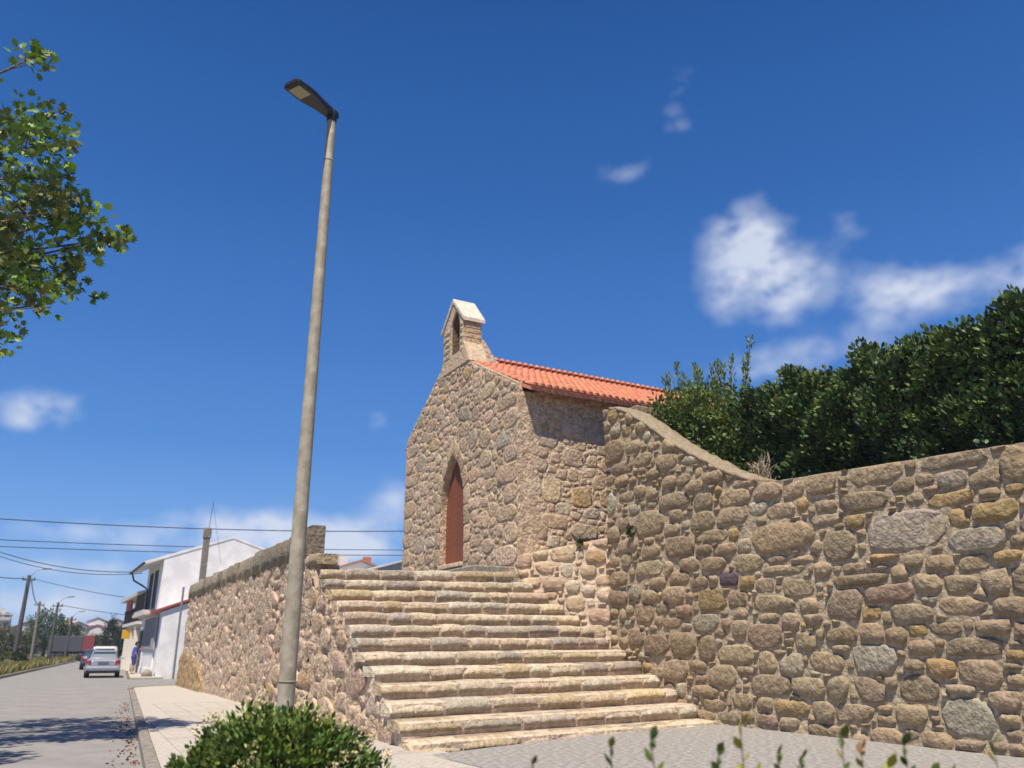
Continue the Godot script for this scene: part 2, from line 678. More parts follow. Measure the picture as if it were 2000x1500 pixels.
func make_materials() -> void:
	var grain := noise_tex(0.016, 5, 3, Color(0.80, 0.79, 0.77), Color(1, 1, 1))
	var blotch := noise_tex(0.008, 5, 8, Color(0.66, 0.64, 0.6), Color(1, 1, 1))
	var rough_h := noise_tex(0.018, 6, 11, Color(0, 0, 0), Color(1, 1, 1))
	var lump_h := noise_tex(0.012, 5, 17, Color(0, 0, 0), Color(1, 1, 1), 512, FastNoiseLite.TYPE_CELLULAR, 0.1, 0.9)
	var fine_h := noise_tex(0.06, 4, 23, Color(0, 0, 0), Color(1, 1, 1))
	M.stone = mat(Color(1.06, 1.06, 1.06), 0.93, grain, rough_h, 1.6, 0.8, true)
	M.mortar_new = mat(Color(0.70, 0.58, 0.465), 0.95, grain, rough_h, 1.2, 0.8, true)
	M.mortar_old = mat(Color(0.49, 0.41, 0.30), 0.95, grain, rough_h, 1.0, 0.9, true)
	M.mortar_rough = mat(Color(0.61, 0.475, 0.36), 0.95, grain, rough_h, 3.0, 0.55, true)
	M.plaster_ochre = mat(Color(0.52, 0.37, 0.19), 0.95, blotch, rough_h, 4.0, 0.6, true)
	M.road = mat(Color(0.26, 0.255, 0.25), 0.92, noise_tex(0.01, 6, 51, Color(0.93, 0.93, 0.93), Color(1, 1, 1)), fine_h, 0.12, 0.21)
	M.paving = mat(Color(0.49, 0.465, 0.43), 0.9, noise_tex(0.03, 5, 52, Color(0.9, 0.89, 0.88), Color(1, 1, 1)), fine_h, 0.12, 0.6, true)
	M.kerb = mat(Color(0.30, 0.28, 0.255), 0.9, grain, fine_h, 0.5, 0.9, true)
	M.setts = mat(Color(0.35, 0.345, 0.35), 0.9, grain, lump_h, 0.8, 1.3)
	M.soil = mat(Color(0.12, 0.085, 0.055), 0.98, blotch, rough_h, 3.0, 0.7)
	M.field = mat(Color(0.23, 0.2, 0.09), 0.98, blotch, rough_h, 4.0, 0.12)
	M.hill = mat(Color(0.09, 0.11, 0.05), 0.98, blotch, null, 1.0, 0.02)
	M.white_wall = mat(Color(0.83, 0.84, 0.87), 0.85, noise_tex(0.006, 4, 31, Color(0.93, 0.93, 0.93), Color(1, 1, 1)), fine_h, 0.2, 0.3, true)
	M.tile = mat(Color(0.72, 0.285, 0.175), 0.8, grain, fine_h, 0.2, 0.7, true)
	M.wood = mat(Color(0.28, 0.085, 0.036), 0.6, grain, fine_h, 0.2, 1.2, true)
	M.slit_shade = mat(Color(0.16, 0.105, 0.075), 0.95, grain, rough_h, 1.0, 0.8)  # dark brown that paints the shade inside the bell gable slit
	M.cap = mat(Color(0.76, 0.69, 0.61), 0.9, grain, fine_h, 0.5, 0.8)
	M.galv = mat(Color(0.46, 0.425, 0.35), 0.55, noise_tex(0.01, 5, 41, Color(0.8, 0.79, 0.76), Color(1, 1, 1)), fine_h, 0.1, 0.8)
	M.black = mat(Color(0.018, 0.018, 0.02), 0.45)
	M.lens = mat(Color(0.27, 0.24, 0.16), 0.3)
	M.concrete = mat(Color(0.27, 0.25, 0.22), 0.9, grain, fine_h, 0.4, 0.8)
	M.dark_pole = mat(Color(0.085, 0.08, 0.08), 0.85)
	M.cable = mat(Color(0.03, 0.03, 0.035), 0.6)
	M.metal_grey = mat(Color(0.2, 0.21, 0.23), 0.5)
	M.paint = mat(Color(1, 1, 1), 0.7, null, null, 1, 1, true)
	M.gloss = mat(Color(1, 1, 1), 0.25, null, null, 1, 1, true)
	M.gloss.clearcoat_enabled = true
	M.gloss.clearcoat = 0.6
	M.silver = mat(Color(0.36, 0.40, 0.46), 0.32)
	M.silver.metallic = 0.45
	M.glass = mat(Color(0.03, 0.045, 0.05), 0.08)
	M.rubber = mat(Color(0.02, 0.02, 0.02), 0.85)
	M.bark = mat(Color(0.17, 0.14, 0.1), 0.95, grain, rough_h, 3.0, 1.0)
	M.foliage = mat(Color(1, 1, 1), 0.55, null, null, 1, 1, true)
	M.foliage.backlight_enabled = true
	M.foliage.backlight = Color(0.5, 0.5, 0.3)
	M.waxy = mat(Color(1, 1, 1), 0.5, null, null, 1, 1, true)
	M.waxy.backlight_enabled = true
	M.waxy.backlight = Color(0.3, 0.3, 0.18)
	M.cloth = mat(Color(1, 1, 1), 0.9, null, null, 1, 1, true)
	M.skin = mat(Color(0.45, 0.26, 0.18), 0.6)
	M.leaf_unit = leaf(1.0, 0.55)

# ---------------------------------------------------------------- sky
func paint_sky() -> ImageTexture:
	var w := 2048
	var h := 1024
	var px := PackedFloat32Array()
	px.resize(w * h * 3)
	var f := FastNoiseLite.new()
	f.seed = 5
	f.fractal_octaves = 6
	f.fractal_gain = 0.55
	f.frequency = 1.0
	# azimuth to the right of the street, height, half width, half height (degrees), thickness
	var clouds := [[46.7, 26.8, 2.0, 1.7, 1.2], [47.4, 24.4, 2.7, 1.9, 1.0], [50.2, 23.4, 2.0, 1.4, 0.5], [44.6, 23.6, 1.0, 2.0, 0.35], [56.2, 21.9, 2.7, 1.3, 0.85], [58.8, 21.5, 2.3, 1.1, 0.42], [54.6, 20.4, 2.2, 1.0, 0.25], [48.4, 21.9, 1.5, 1.0, 0.4], [63.0, 21.4, 1.6, 1.0, 0.45], [50.4, 18.8, 3.8, 0.9, 0.36], [46.5, 18.1, 2.4, 0.8, 0.35],
		[42.2, 37.2, 1.3, 0.9, 0.30], [42.1, 35.6, 0.9, 0.5, 0.16], [42.2, 34.6, 1.0, 0.5, 0.2], [38.0, 32.1, 1.5, 0.6, 0.27], [-1.7, 14.1, 1.8, 0.9, 0.75], [-2.7, 13.1, 1.1, 0.5, 0.4], [19.5, 15.2, 0.9, 0.6, 0.3], [20.8, 9.6, 1.4, 1.0, 0.55], [11.8, 8.0, 4.3, 0.7, 0.75], [6.5, 6.6, 4.7, 0.8, 0.5], [13.8, 7.0, 4.0, 0.9, 0.75], [18.2, 7.2, 2.3, 1.1, 1.0], [1.3, 6.8, 3.4, 0.4, 0.3], [2.1, 4.7, 4.3, 0.4, 0.3],
		[0.8, 2.3, 1.1, 0.7, 0.7], [-1.0, 2.5, 0.9, 0.6, 0.5], [3.0, 2.3, 1.1, 0.6, 0.45], [16.5, 6.3, 4.1, 0.7, 0.65], [53.7, 26.6, 1.0, 1.3, 0.2], [70.0, 22.0, 5.0, 2.0, 0.8], [78.0, 30.0, 3.0, 1.5, 0.5], [-12.0, 18.0, 4.0, 1.6, 0.6], [-25.0, 9.0, 7.0, 1.5, 0.7], [-60.0, 20.0, 5.0, 2.0, 0.7], [-95.0, 12.0, 8.0, 1.6, 0.7], [110.0, 16.0, 6.0, 2.0, 0.8], [140.0, 24.0, 4.0, 1.6, 0.6], [170.0, 11.0, 9.0, 1.5, 0.7], [-140.0, 28.0, 4.0, 2.0, 0.6]]
	var stops := [[0.0, 0.46, 0.62, 0.84], [2.5, 0.33, 0.53, 0.83], [7.0, 0.185, 0.385, 0.775], [13.0, 0.096, 0.268, 0.655], [20.0, 0.060, 0.195, 0.545], [30.0, 0.034, 0.135, 0.42], [43.0, 0.019, 0.09, 0.31], [60.0, 0.014, 0.068, 0.25], [90.0, 0.012, 0.058, 0.22]]
	for y in h:
		var el := 90.0 - 180.0 * (y + 0.5) / h
		var e := maxf(el, 0.0)
		var c := Vector3(stops[-1][1], stops[-1][2], stops[-1][3])
		for i in stops.size() - 1:
			if e <= stops[i + 1][0]:
				var t: float = (e - stops[i][0]) / (stops[i + 1][0] - stops[i][0])
				c = Vector3(stops[i][1], stops[i][2], stops[i][3]).lerp(Vector3(stops[i + 1][1], stops[i + 1][2], stops[i + 1][3]), t)
				break
		var near := []
		for k in clouds:
			if absf(el - k[1]) < k[3] * 3.0:
				near.append(k)
		var ce := cos(deg_to_rad(el))
		var se := sin(deg_to_rad(el))
		for x in w:
			var az := 360.0 * (x + 0.5) / w
			if az > 180.0:
				az -= 360.0
			var q := c
			var den := 0.0
			for k in near:
				var da: float = absf(az - k[0])
				if da > 180.0:
					da = 360.0 - da
				if da < k[2] * 3.0:
					var r: float = pow(da / k[2], 2.0) + pow((el - k[1]) / k[3], 2.0)
					den += k[4] * exp(-r * 0.9)
			if el > -1.0 and el < 9.0:
				den += 0.25 * exp(-pow((el - 2.5) / 2.2, 2.0))
			if den > 0.01:
				var ar := deg_to_rad(az)
				var d := Vector3(sin(ar) * ce, se, -cos(ar) * ce)
				var n1 := f.get_noise_3d(d.x * 16.0, d.y * 26.0, d.z * 16.0)
				var n2 := f.get_noise_3d(d.x * 48.0 + 9.0, d.y * 80.0, d.z * 48.0)
				var a := clampf(den * (0.92 + 1.05 * n1 + 0.28 * n2) - 0.07 + 0.10 * n1, 0.0, 1.0)
				a = a * (1.25 - 0.25 * a)
				q = q.lerp(Vector3(0.70, 0.75, 0.87), minf(a, 1.0) * 0.84)
			var o := (y * w + x) * 3
			px[o] = q.x
			px[o + 1] = q.y
			px[o + 2] = q.z
	return ImageTexture.create_from_image(Image.create_from_data(w, h, false, Image.FORMAT_RGBF, px.to_byte_array()))

func _ready() -> void:
	rng.seed = 20240611
	nz.seed = 77
	nz.frequency = 0.5
	nz.fractal_octaves = 3
	var cam := Camera3D.new()
	cam.name = "camera"
	cam.position = Vector3(0, 1.30, 0)
	cam.rotation_degrees = Vector3(17.89, -29.0, 0)
	cam.fov = 50.1
	cam.near = 0.05
	cam.far = 4000.0
	add_child(cam)
	cam.current = true
	var lens := CameraAttributesPhysical.new()
	lens.frustum_focal_length = 25.68
	lens.frustum_focus_distance = 11.0
	lens.frustum_near = 0.05
	lens.frustum_far = 4000.0
	lens.exposure_aperture = 1.45
	cam.attributes = lens
	var sky_mat := PanoramaSkyMaterial.new()
	sky_mat.panorama = paint_sky()
	var sky := Sky.new()
	sky.sky_material = sky_mat
	var env := Environment.new()
	env.background_mode = Environment.BG_SKY
	env.sky = sky
	env.background_energy_multiplier = 0.79
	env.tonemap_mode = Environment.TONE_MAPPER_LINEAR
	env.tonemap_exposure = 1.32
	env.sdfgi_enabled = true
	env.ssao_enabled = true
	env.ssil_enabled = true
	env.fog_enabled = true
	env.fog_density = 0.0006
	env.fog_light_color = Color(0.80, 0.87, 1.0)
	var we := WorldEnvironment.new()
	we.name = "world_environment"
	we.environment = env
	add_child(we)
	var sun := DirectionalLight3D.new()
	sun.name = "sun"
	sun.light_energy = 1.6
	sun.light_color = Color(1.0, 0.945, 0.86)
	sun.light_angular_distance = 0.5
	sun.shadow_enabled = true
	sun.look_at_from_position(Vector3.ZERO, Vector3(0.65, -1.85, -0.72), Vector3.UP)
	add_child(sun)
	make_materials()
	build_ground()
	build_stairs()
	build_left_wall()
	build_right_wall()
	build_chapel()
	build_houses()
	build_far()
	build_street_things()
	build_plants()
var WALL_STONES := [
	[-6.23,3.68,.18,0.24,0], [-7.04,3.89,.62,0.12,0], [-8.35,3.90,.58,0.18,0], [-9.40,3.92,.34,0.18,0], [-10.00,3.94,.24,0.16,0], [-10.63,4.00,.37,0.15,0], [-11.48,4.02,.47,0.16,0], [-7.53,3.70,.17,0.12,0],
	[-7.11,3.61,.23,0.14,2], [-6.61,3.56,.25,0.11,0], [-6.25,3.34,.12,0.09,1], [-7.21,3.35,.40,0.12,1], [-6.61,3.33,.15,0.08,0], [-8.61,3.54,.47,0.16,0], [-9.38,3.58,.24,0.11,0], [-10.31,3.61,.38,0.14,0],
	[-11.52,3.69,.41,0.19,0], [-12.35,3.70,.33,0.17,0], [-9.41,3.34,.32,0.09,0], [-8.83,3.25,.19,0.10,1], [-7.10,3.06,.15,0.14,1], [-6.54,3.08,.34,0.16,1], [-7.99,3.00,.66,0.34,2], [-6.86,2.75,.45,0.17,2],
	[-10.46,3.17,.88,0.29,0], [-9.21,2.93,.28,0.25,0], [-14.07,3.90,.51,0.28,0], [-13.29,3.66,.24,0.12,0], [-12.04,3.39,.43,0.12,0], [-11.56,3.36,.16,0.11,1], [-13.06,3.31,.51,0.21,0], [-12.40,3.15,.21,0.11,4],
	[-11.78,3.09,.31,0.11,0], [-14.03,3.29,.34,0.16,0], [-14.82,3.47,.39,0.18,0], [-11.25,2.82,.33,0.17,0], [-10.53,2.80,.21,0.07,0], [-9.93,2.75,.28,0.06,0], [-8.40,2.65,.25,0.06,1], [-7.86,2.54,.17,0.11,0],
	[-7.53,2.46,.26,0.12,0], [-6.98,2.43,.25,0.12,0], [-6.52,2.49,.21,0.08,1], [-12.81,2.91,.26,0.14,0], [-12.13,2.86,.31,0.14,0], [-14.10,2.92,.56,0.18,0], [-10.39,2.61,.51,0.09,0], [-9.58,2.54,.19,0.12,0],
	[-8.94,2.53,.22,0.10,0], [-8.17,2.38,.15,0.10,0], [-8.51,2.48,.17,0.04,0], [-11.75,2.56,.25,0.15,3], [-10.89,2.40,.24,0.14,0], [-8.90,2.34,.58,0.10,0], [-6.73,2.16,.21,0.17,0], [-7.22,2.16,.24,0.13,0],
	[-7.73,2.21,.21,0.17,0], [-13.16,2.68,.30,0.14,0], [-12.54,2.55,.27,0.11,0], [-13.89,2.61,.28,0.14,0], [-15.22,2.80,.31,0.19,0], [-10.12,2.27,.39,0.16,0], [-13.34,2.34,.37,0.18,0], [-12.24,2.20,.40,0.20,1],
	[-11.60,2.17,.23,0.15,0], [-14.11,2.36,.25,0.17,0], [-15.21,2.37,.36,0.19,4], [-9.19,1.97,.34,0.23,0], [-8.40,2.10,.42,0.14,4], [-10.74,2.08,.53,0.12,0], [-9.95,2.01,.18,0.15,0], [-7.27,1.87,.34,0.13,0],
	[-6.58,1.83,.21,0.13,0], [-8.07,1.81,.37,0.14,0], [-13.74,2.10,.23,0.14,0], [-13.04,2.03,.23,0.11,4], [-14.34,2.03,.37,0.24,0], [-13.43,1.81,.32,0.12,4], [-12.48,1.77,.33,0.17,2], [-10.83,1.82,.24,0.07,0],
	[-11.51,1.91,.18,0.08,0], [-11.60,1.66,.20,0.16,0], [-10.35,1.75,.21,0.12,0], [-9.86,1.76,.21,0.12,0], [-10.95,1.53,.45,0.22,4], [-9.35,1.52,.31,0.12,0], [-8.79,1.55,.19,0.15,0], [-8.36,1.51,.16,0.12,0],
	[-7.99,1.55,.14,0.11,1], [-7.56,1.58,.23,0.10,0], [-6.85,1.60,.23,0.11,0], [-7.22,1.62,.07,0.08,0], [-13.99,1.40,.42,0.22,4], [-14.66,1.55,.31,0.21,0], [-13.14,1.40,.39,0.27,0], [-12.47,1.31,.25,0.24,0],
	[-10.06,1.44,.21,0.14,0], [-7.22,1.32,.44,0.13,0], [-7.95,1.34,.20,0.12,0], [-8.76,1.15,.42,0.22,2], [-9.67,1.11,.40,0.16,0], [-10.42,1.06,.27,0.18,2], [-10.97,1.11,.20,0.18,0], [-11.75,1.23,.49,0.18,0],
	[-12.77,1.01,.27,0.11,0], [-9.38,1.31,.16,0.07,0], [-7.73,1.04,.21,0.13,1], [-7.12,1.00,.31,0.19,0], [-8.15,1.08,.17,0.08,0], [-6.66,1.23,.12,0.09,1], [-6.74,1.09,.13,0.06,0], [-6.72,0.92,.11,0.09,0],
	[-12.10,0.83,.39,0.23,0], [-13.44,0.91,.40,0.24,0], [-10.97,0.72,.46,0.17,0], [-10.13,0.73,.31,0.15,0], [-9.54,0.72,.21,0.19,0], [-8.94,0.71,.28,0.20,0], [-8.11,0.77,.31,0.18,0], [-7.45,0.78,.25,0.08,0],
	[-6.89,0.67,.26,0.12,0], [-11.54,0.93,.23,0.09,0], [-8.57,0.84,.12,0.09,0], [-12.61,0.56,.40,0.11,0], [-11.69,0.42,.27,0.16,0], [-12.41,0.32,.33,0.12,0], [-10.54,0.37,.39,0.14,1], [-9.87,0.35,.21,0.14,0],
	[-9.28,0.37,.36,0.14,0], [-8.72,0.30,.17,0.07,0], [-8.30,0.40,.23,0.14,0], [-8.73,0.47,.12,0.06,0], [-7.43,0.42,.43,0.27,2], [-11.12,0.41,.20,0.12,0], [-12.06,0.14,.28,0.12,0], [-11.15,0.14,.25,0.12,4],
	[-11.54,0.19,.18,0.11,0], [-9.80,0.06,.45,0.10,0], [-8.75,0.07,.37,0.15,0], [-7.93,0.10,.22,0.14,0], [-7.48,0.08,.22,0.09,0], [-8.34,0.15,.13,0.07,0], [-6.89,0.43,.15,0.08,0], [-6.85,0.26,.10,0.07,0],
	[-7.06,0.10,.10,0.06,0], [-6.85,0.09,.09,0.07,0], [-15.17,5.65,.51,0.31,0], [-14.92,5.26,.41,0.17,0], [-14.12,5.30,.34,0.16,0], [-13.36,5.10,.33,0.18,0], [-14.53,5.63,.30,0.14,0], [-13.28,4.65,.27,0.15,0],
	[-12.87,4.60,.22,0.15,0], [-13.82,4.90,.24,0.15,0], [-14.94,4.96,.27,0.13,0], [-14.30,4.59,.25,0.16,0], [-13.24,4.24,.49,0.19,0], [-12.31,4.08,.31,0.14,0], [-14.74,4.55,.31,0.13,0], [-13.89,4.49,.21,0.16,0],
	[-12.55,4.43,.28,0.12,0], [-11.98,4.52,.30,0.14,0], [-11.14,4.28,.33,0.09,0], [-15.78,3.41,.23,0.16,0], [-15.48,4.47,.33,0.30,2], [-15.34,3.79,.23,0.21,0]]

# ---------------------------------------------------------------- the ground
func kerb_line(a: float) -> float:
	return 1.34 + 0.081 * (a - 11.09)

func verge_line(a: float) -> float:
	return -1.16 + 0.09 * (a - 47.3)

func road_h(a: float) -> float:
	return lerpf(-0.12, -0.02, smoothstep(24.0, 42.0, a))

func slab(pts: Array, y0: float, y1: float) -> ArrayMesh:   # pts: Vector2(along, across)
	var poly := PackedVector2Array()
	for q in pts:
		poly.append(Vector2(q.y, q.x))
	return extr_mesh(poly, Transform3D(Basis(Vector3(1, 0, 0), Vector3(0, 0, -1), Vector3(0, 1, 0)), Vector3.ZERO), y0, y1)

func build_ground() -> void:
	struct("ground", bx(Vector3(-1500, -1.2, -1800), Vector3(1500, -0.16, 300)), M.field)
	var mb := MB.new()
	var prev := []
	for a in [-40, -20, 0, 10, 20, 24, 27, 30, 33, 36, 39, 42, 60, 80, 110, 150, 220, 330]:
		var row := [mb.p(P(a, road_h(a), verge_line(a))), mb.p(P(a, road_h(a), kerb_line(a)))]
		if prev:
			mb.q(prev[0], prev[1], row[1], row[0])
		prev = row
	struct("road", mb.mesh(true), M.road)
	struct("side_street", slab([Vector2(35.9, 3.36), Vector2(44.2, 4.0), Vector2(44.2, 22), Vector2(35.9, 22)], -0.3, -0.045), M.road)
	var m2 := MB.new()
	prev = []
	for a in [-40, 0, 20, 40, 47, 60, 80, 110, 150, 220, 330]:
		var e := verge_line(a) - 0.16
		var row := [mb_p(m2, a, 0.06 + rf(-0.02, 0.02), e - 60.0), mb_p(m2, a, 0.16, e - 4.0), mb_p(m2, a, 0.05, e)]
		if prev:
			m2.q(prev[0], prev[1], row[1], row[0])
			m2.q(prev[1], prev[2], row[2], row[1])
		prev = row
	struct("verge", m2.mesh(true), M.field)
	var vk := MB.new()
	for i in 34:
		var a := 30.0 + i * 3.0
		var xf := Transform3D(Basis(Vector3.UP, -0.09), P(a, -0.02, verge_line(a) - 0.08))
		box(vk, xf, Vector3(0.16, 0.26, 2.95), 0.03)
	struct("verge_kerb", vk.mesh(), M.kerb)
	# the pavement on the near side, its corner rounded into the side street
	var edge := []
	for a in [-12.0, 0.0, 12.0, 24.0, 33.0]:
		edge.append(Vector2(a, kerb_line(a) + 0.16))
	for k in 7:
		var t := PI * 0.5 * k / 6.0
		edge.append(Vector2(33.6 + 2.0 * sin(t), 5.3 - 2.0 * cos(t)))
	edge.append_array([Vector2(35.6, 5.6), Vector2(7.6, 5.0), Vector2(7.6, 3.9), Vector2(-12, 3.9)])
	var walk := struct("pavement", slab(edge, -0.4, -0.016), M.paving)
	for i in 34:
		for j in 9:
			var a := 7.7 + i * 0.48
			var b := 1.6 + j * 0.48 + (a - 11) * 0.04
			if b - 0.24 < kerb_line(a) + 0.17 or b > 4.55 + (a - 11.0) * 0.02 or (a > 20 and i % 1 == 1):
				continue
			var tb := MB.new()
			var w := rf(0.88, 1.08)
			tb.col = Color(w, w * rf(0.97, 1.02), w * rf(0.95, 1.03))
			box(tb, Transform3D(Basis(Vector3.UP, -0.06), P(a, -0.022 + rf(-0.002, 0.002), b)), Vector3(0.466, 0.05, 0.466), 0.006)
			put("paving_tile", tb.mesh(), M.paving, walk)
	for i in 40:
		var a := -4.0 + i * 0.95
		if a > 33.0:
			break
		var kb := MB.new()
		var w := rf(0.85, 1.12)
		kb.col = Color(w, w, w)
		box(kb, Transform3D(Basis(Vector3.UP, -0.081), P(a, -0.115 + rf(-0.004, 0.004), kerb_line(a) + 0.08)), Vector3(0.16, 0.25, 0.935), 0.02)
		put("kerb_stone", kb.mesh(), M.kerb, walk)
	for k in 6:
		var t := PI * 0.5 * (k + 0.5) / 6.0
		var kb := MB.new()
		var w := rf(0.85, 1.12)
		kb.col = Color(w, w, w)
		box(kb, Transform3D(Basis(Vector3.UP, -0.081 - t), P(33.6 + 2.08 * sin(t), -0.11, 5.3 - 2.08 * cos(t))), Vector3(0.16, 0.24, 0.53), 0.02)
		put("kerb_stone", kb.mesh(), M.kerb, walk)
	struct("forecourt", slab([Vector2(3.6, 3.96), Vector2(7.55, 3.96), Vector2(7.55, 4.86), Vector2(10.7, 4.7), Vector2(12.9, 11.4), Vector2(0.0, 11.4), Vector2(0.0, 3.96)], -0.4, -0.004), M.setts)
	struct("planting_bed", slab([Vector2(0.9, 1.0), Vector2(6.6, 1.2), Vector2(6.6, 2.5), Vector2(3.4, 3.6), Vector2(1.4, 3.85)], -0.3, 0.03), M.soil)
	# the raised ground round the chapel and behind the boundary wall
	struct("landing", slab([Vector2(16.9, 5.1), Vector2(35.3, 5.4), Vector2(35.3, 21), Vector2(24.6, 21), Vector2(24.6, 9.8), Vector2(17.0, 9.6)], -0.3, 2.88), M.setts)
	struct("terrace", slab([Vector2(-8, 11.5), Vector2(15.0, 11.5), Vector2(15.0, 14.4), Vector2(17.0, 14.4), Vector2(17.0, 45), Vector2(-8, 45)], -0.3, 3.45), M.soil)
	# far hill
	var hb := MB.new()
	var rows := []
	for i in 30:
		var a := 160.0 + i * 16.0
		var row := []
		for j in 44:
			var b := -170.0 + j * 10.0
			var g := 5.0 * exp(-pow((a - 345.0) / 80.0, 2.0) - pow((b - 32.0) / 55.0, 2.0)) + 3.8 * exp(-pow((a - 380.0) / 90.0, 2.0) - pow((b + 60.0) / 70.0, 2.0))
			row.append(hb.p(P(a, g - 0.3 + nz.get_noise_2d(a * 0.05, b * 0.05) * 0.8 * minf(1.0, g), b)))
		rows.append(row)
	for i in 29:
		for j in 43:
			hb.q(rows[i][j], rows[i][j + 1], rows[i + 1][j + 1], rows[i + 1][j])
	struct("hill", hb.mesh(true), M.hill)

func mb_p(m: MB, a: float, h: float, b: float) -> int:
	return m.p(P(a, h, b))

func hill_h(a: float, b: float) -> float:
	return 5.0 * exp(-pow((a - 345.0) / 80.0, 2.0) - pow((b - 32.0) / 55.0, 2.0)) + 3.8 * exp(-pow((a - 380.0) / 90.0, 2.0) - pow((b + 60.0) / 70.0, 2.0)) - 0.3

# ---------------------------------------------------------------- stairs and rubble walls
var OLD_TONES := [Color(0.34, 0.268, 0.175), Color(0.36, 0.26, 0.125), Color(0.375, 0.335, 0.25), Color(0.13, 0.105, 0.115), Color(0.315, 0.23, 0.16)]
var NEW_TONES := [Color(0.53, 0.41, 0.285), Color(0.50, 0.36, 0.20), Color(0.53, 0.445, 0.345), Color(0.33, 0.27, 0.22), Color(0.54, 0.395, 0.29)]
var STEP_TONES := [Color(0.55, 0.47, 0.36), Color(0.53, 0.43, 0.285), Color(0.57, 0.51, 0.42), Color(0.40, 0.355, 0.31), Color(0.54, 0.445, 0.345)]

func step_left(i: float) -> Vector3:
	return P(11.1 + 0.468 * i, 0.11 + 0.2285 * i, 4.66 + 0.018 * i)

func step_right(i: float) -> Vector3:
	if i <= 6.0:
		return P(12.3 + 0.55 * i, 0.07 + 0.245 * i, 11.2)
	var t := (i - 6.0) / 6.0
	return P(lerpf(15.6, 17.0, t), 0.07 + 0.245 * i, lerpf(11.2, 9.62, t))

func build_stairs() -> void:
	var t := thing("stone_staircase", "broad flight of rough stone steps with pale mortar climbing to the chapel door", "staircase")
	for i in 13:
		var l := step_left(i)
		var r := step_right(i)
		var l2 := step_left(i + 1.15) if i < 12 else step_left(13.2)
		var r2 := step_right(i + 1.15) if i < 12 else step_right(12) + Vector3(-0.2, 0, -0.5)
		var d := (r - l)
		var ln := d.length()
		var u := d / ln
		var back := Vector3(0, 1, 0).cross(u).normalized()    # points away from the viewer
		if back.z > 0:
			back = -back
		var cb := MB.new()
		var lo := Vector3(0, -0.55, 0)
		var dn := Vector3(0, -0.018, 0)
		var segs := 24
		var rings := []
		for k in segs + 1:
			var w := float(k) / segs
			var f := l.lerp(r, w) + dn + back * (0.03 + 0.02 * nz.get_noise_3d(k * 2.0, i * 9.0, 3.0)) + Vector3(0, 0.012 * nz.get_noise_3d(k * 3.0, i * 5.0, 9.0), 0)
			var e := l2.lerp(r2, w)
			e.y = f.y + 0.02
			rings.append([f + lo, f + Vector3(0, -0.03, 0), f + back * 0.03, f.lerp(e, 0.5) + Vector3(0, 0.014 * nz.get_noise_3d(k * 3.0, i * 5.0, 19.0), 0), e, e + lo])
		loft(cb, rings, true, true)
		put("mortar_bed", cb.mesh(true), M.mortar_new, t)
		var x := rf(-0.04, 0.02)
		var first := true
		while x < ln - 0.15:
			var w := rf(0.5, 1.25) * (0.85 if i > 8 else 1.0)
			if ln - x - w < 0.4:
				w = ln - x
			var h := rf(0.155, 0.20)
			var fm := Transform3D(Basis(u, Vector3.UP, -back), l + u * x - back * rf(0.0, 0.018) + Vector3(0, -h + rf(-0.012, 0.02), 0))
			fm.basis.y = u.cross(-back).normalized() * (1 if u.cross(-back).y < 0 else 1)
			fm.basis.y = (-back).cross(u).normalized()
			if fm.basis.y.y < 0:
				fm.basis.y = -fm.basis.y
			var mb := MB.new()
			var dice := rng.randf()
			mb.col = tone(STEP_TONES, 0 if dice < 0.36 else 1 if dice < 0.52 else 2 if dice < 0.72 else 3 if dice < 0.84 else 4)
			block(mb, fm, w - rf(0.04, 0.075), rf(0.24, 0.38), h, 0.013, lerpf(0.105, 0.035, i / 12.0) * rf(0.8, 1.2))
			put("step_stone", mb.mesh(true), M.stone, t)
			x += w
			first = false

func outline_of(prof: Array, grow := 0.0) -> PackedVector2Array:
	var o := PackedVector2Array()
	for q in prof:
		o.append(Vector2(q[0], q[1]))
	for i in range(prof.size() - 1, -1, -1):
		o.append(Vector2(prof[i][0], prof[i][2] - grow))
	return o

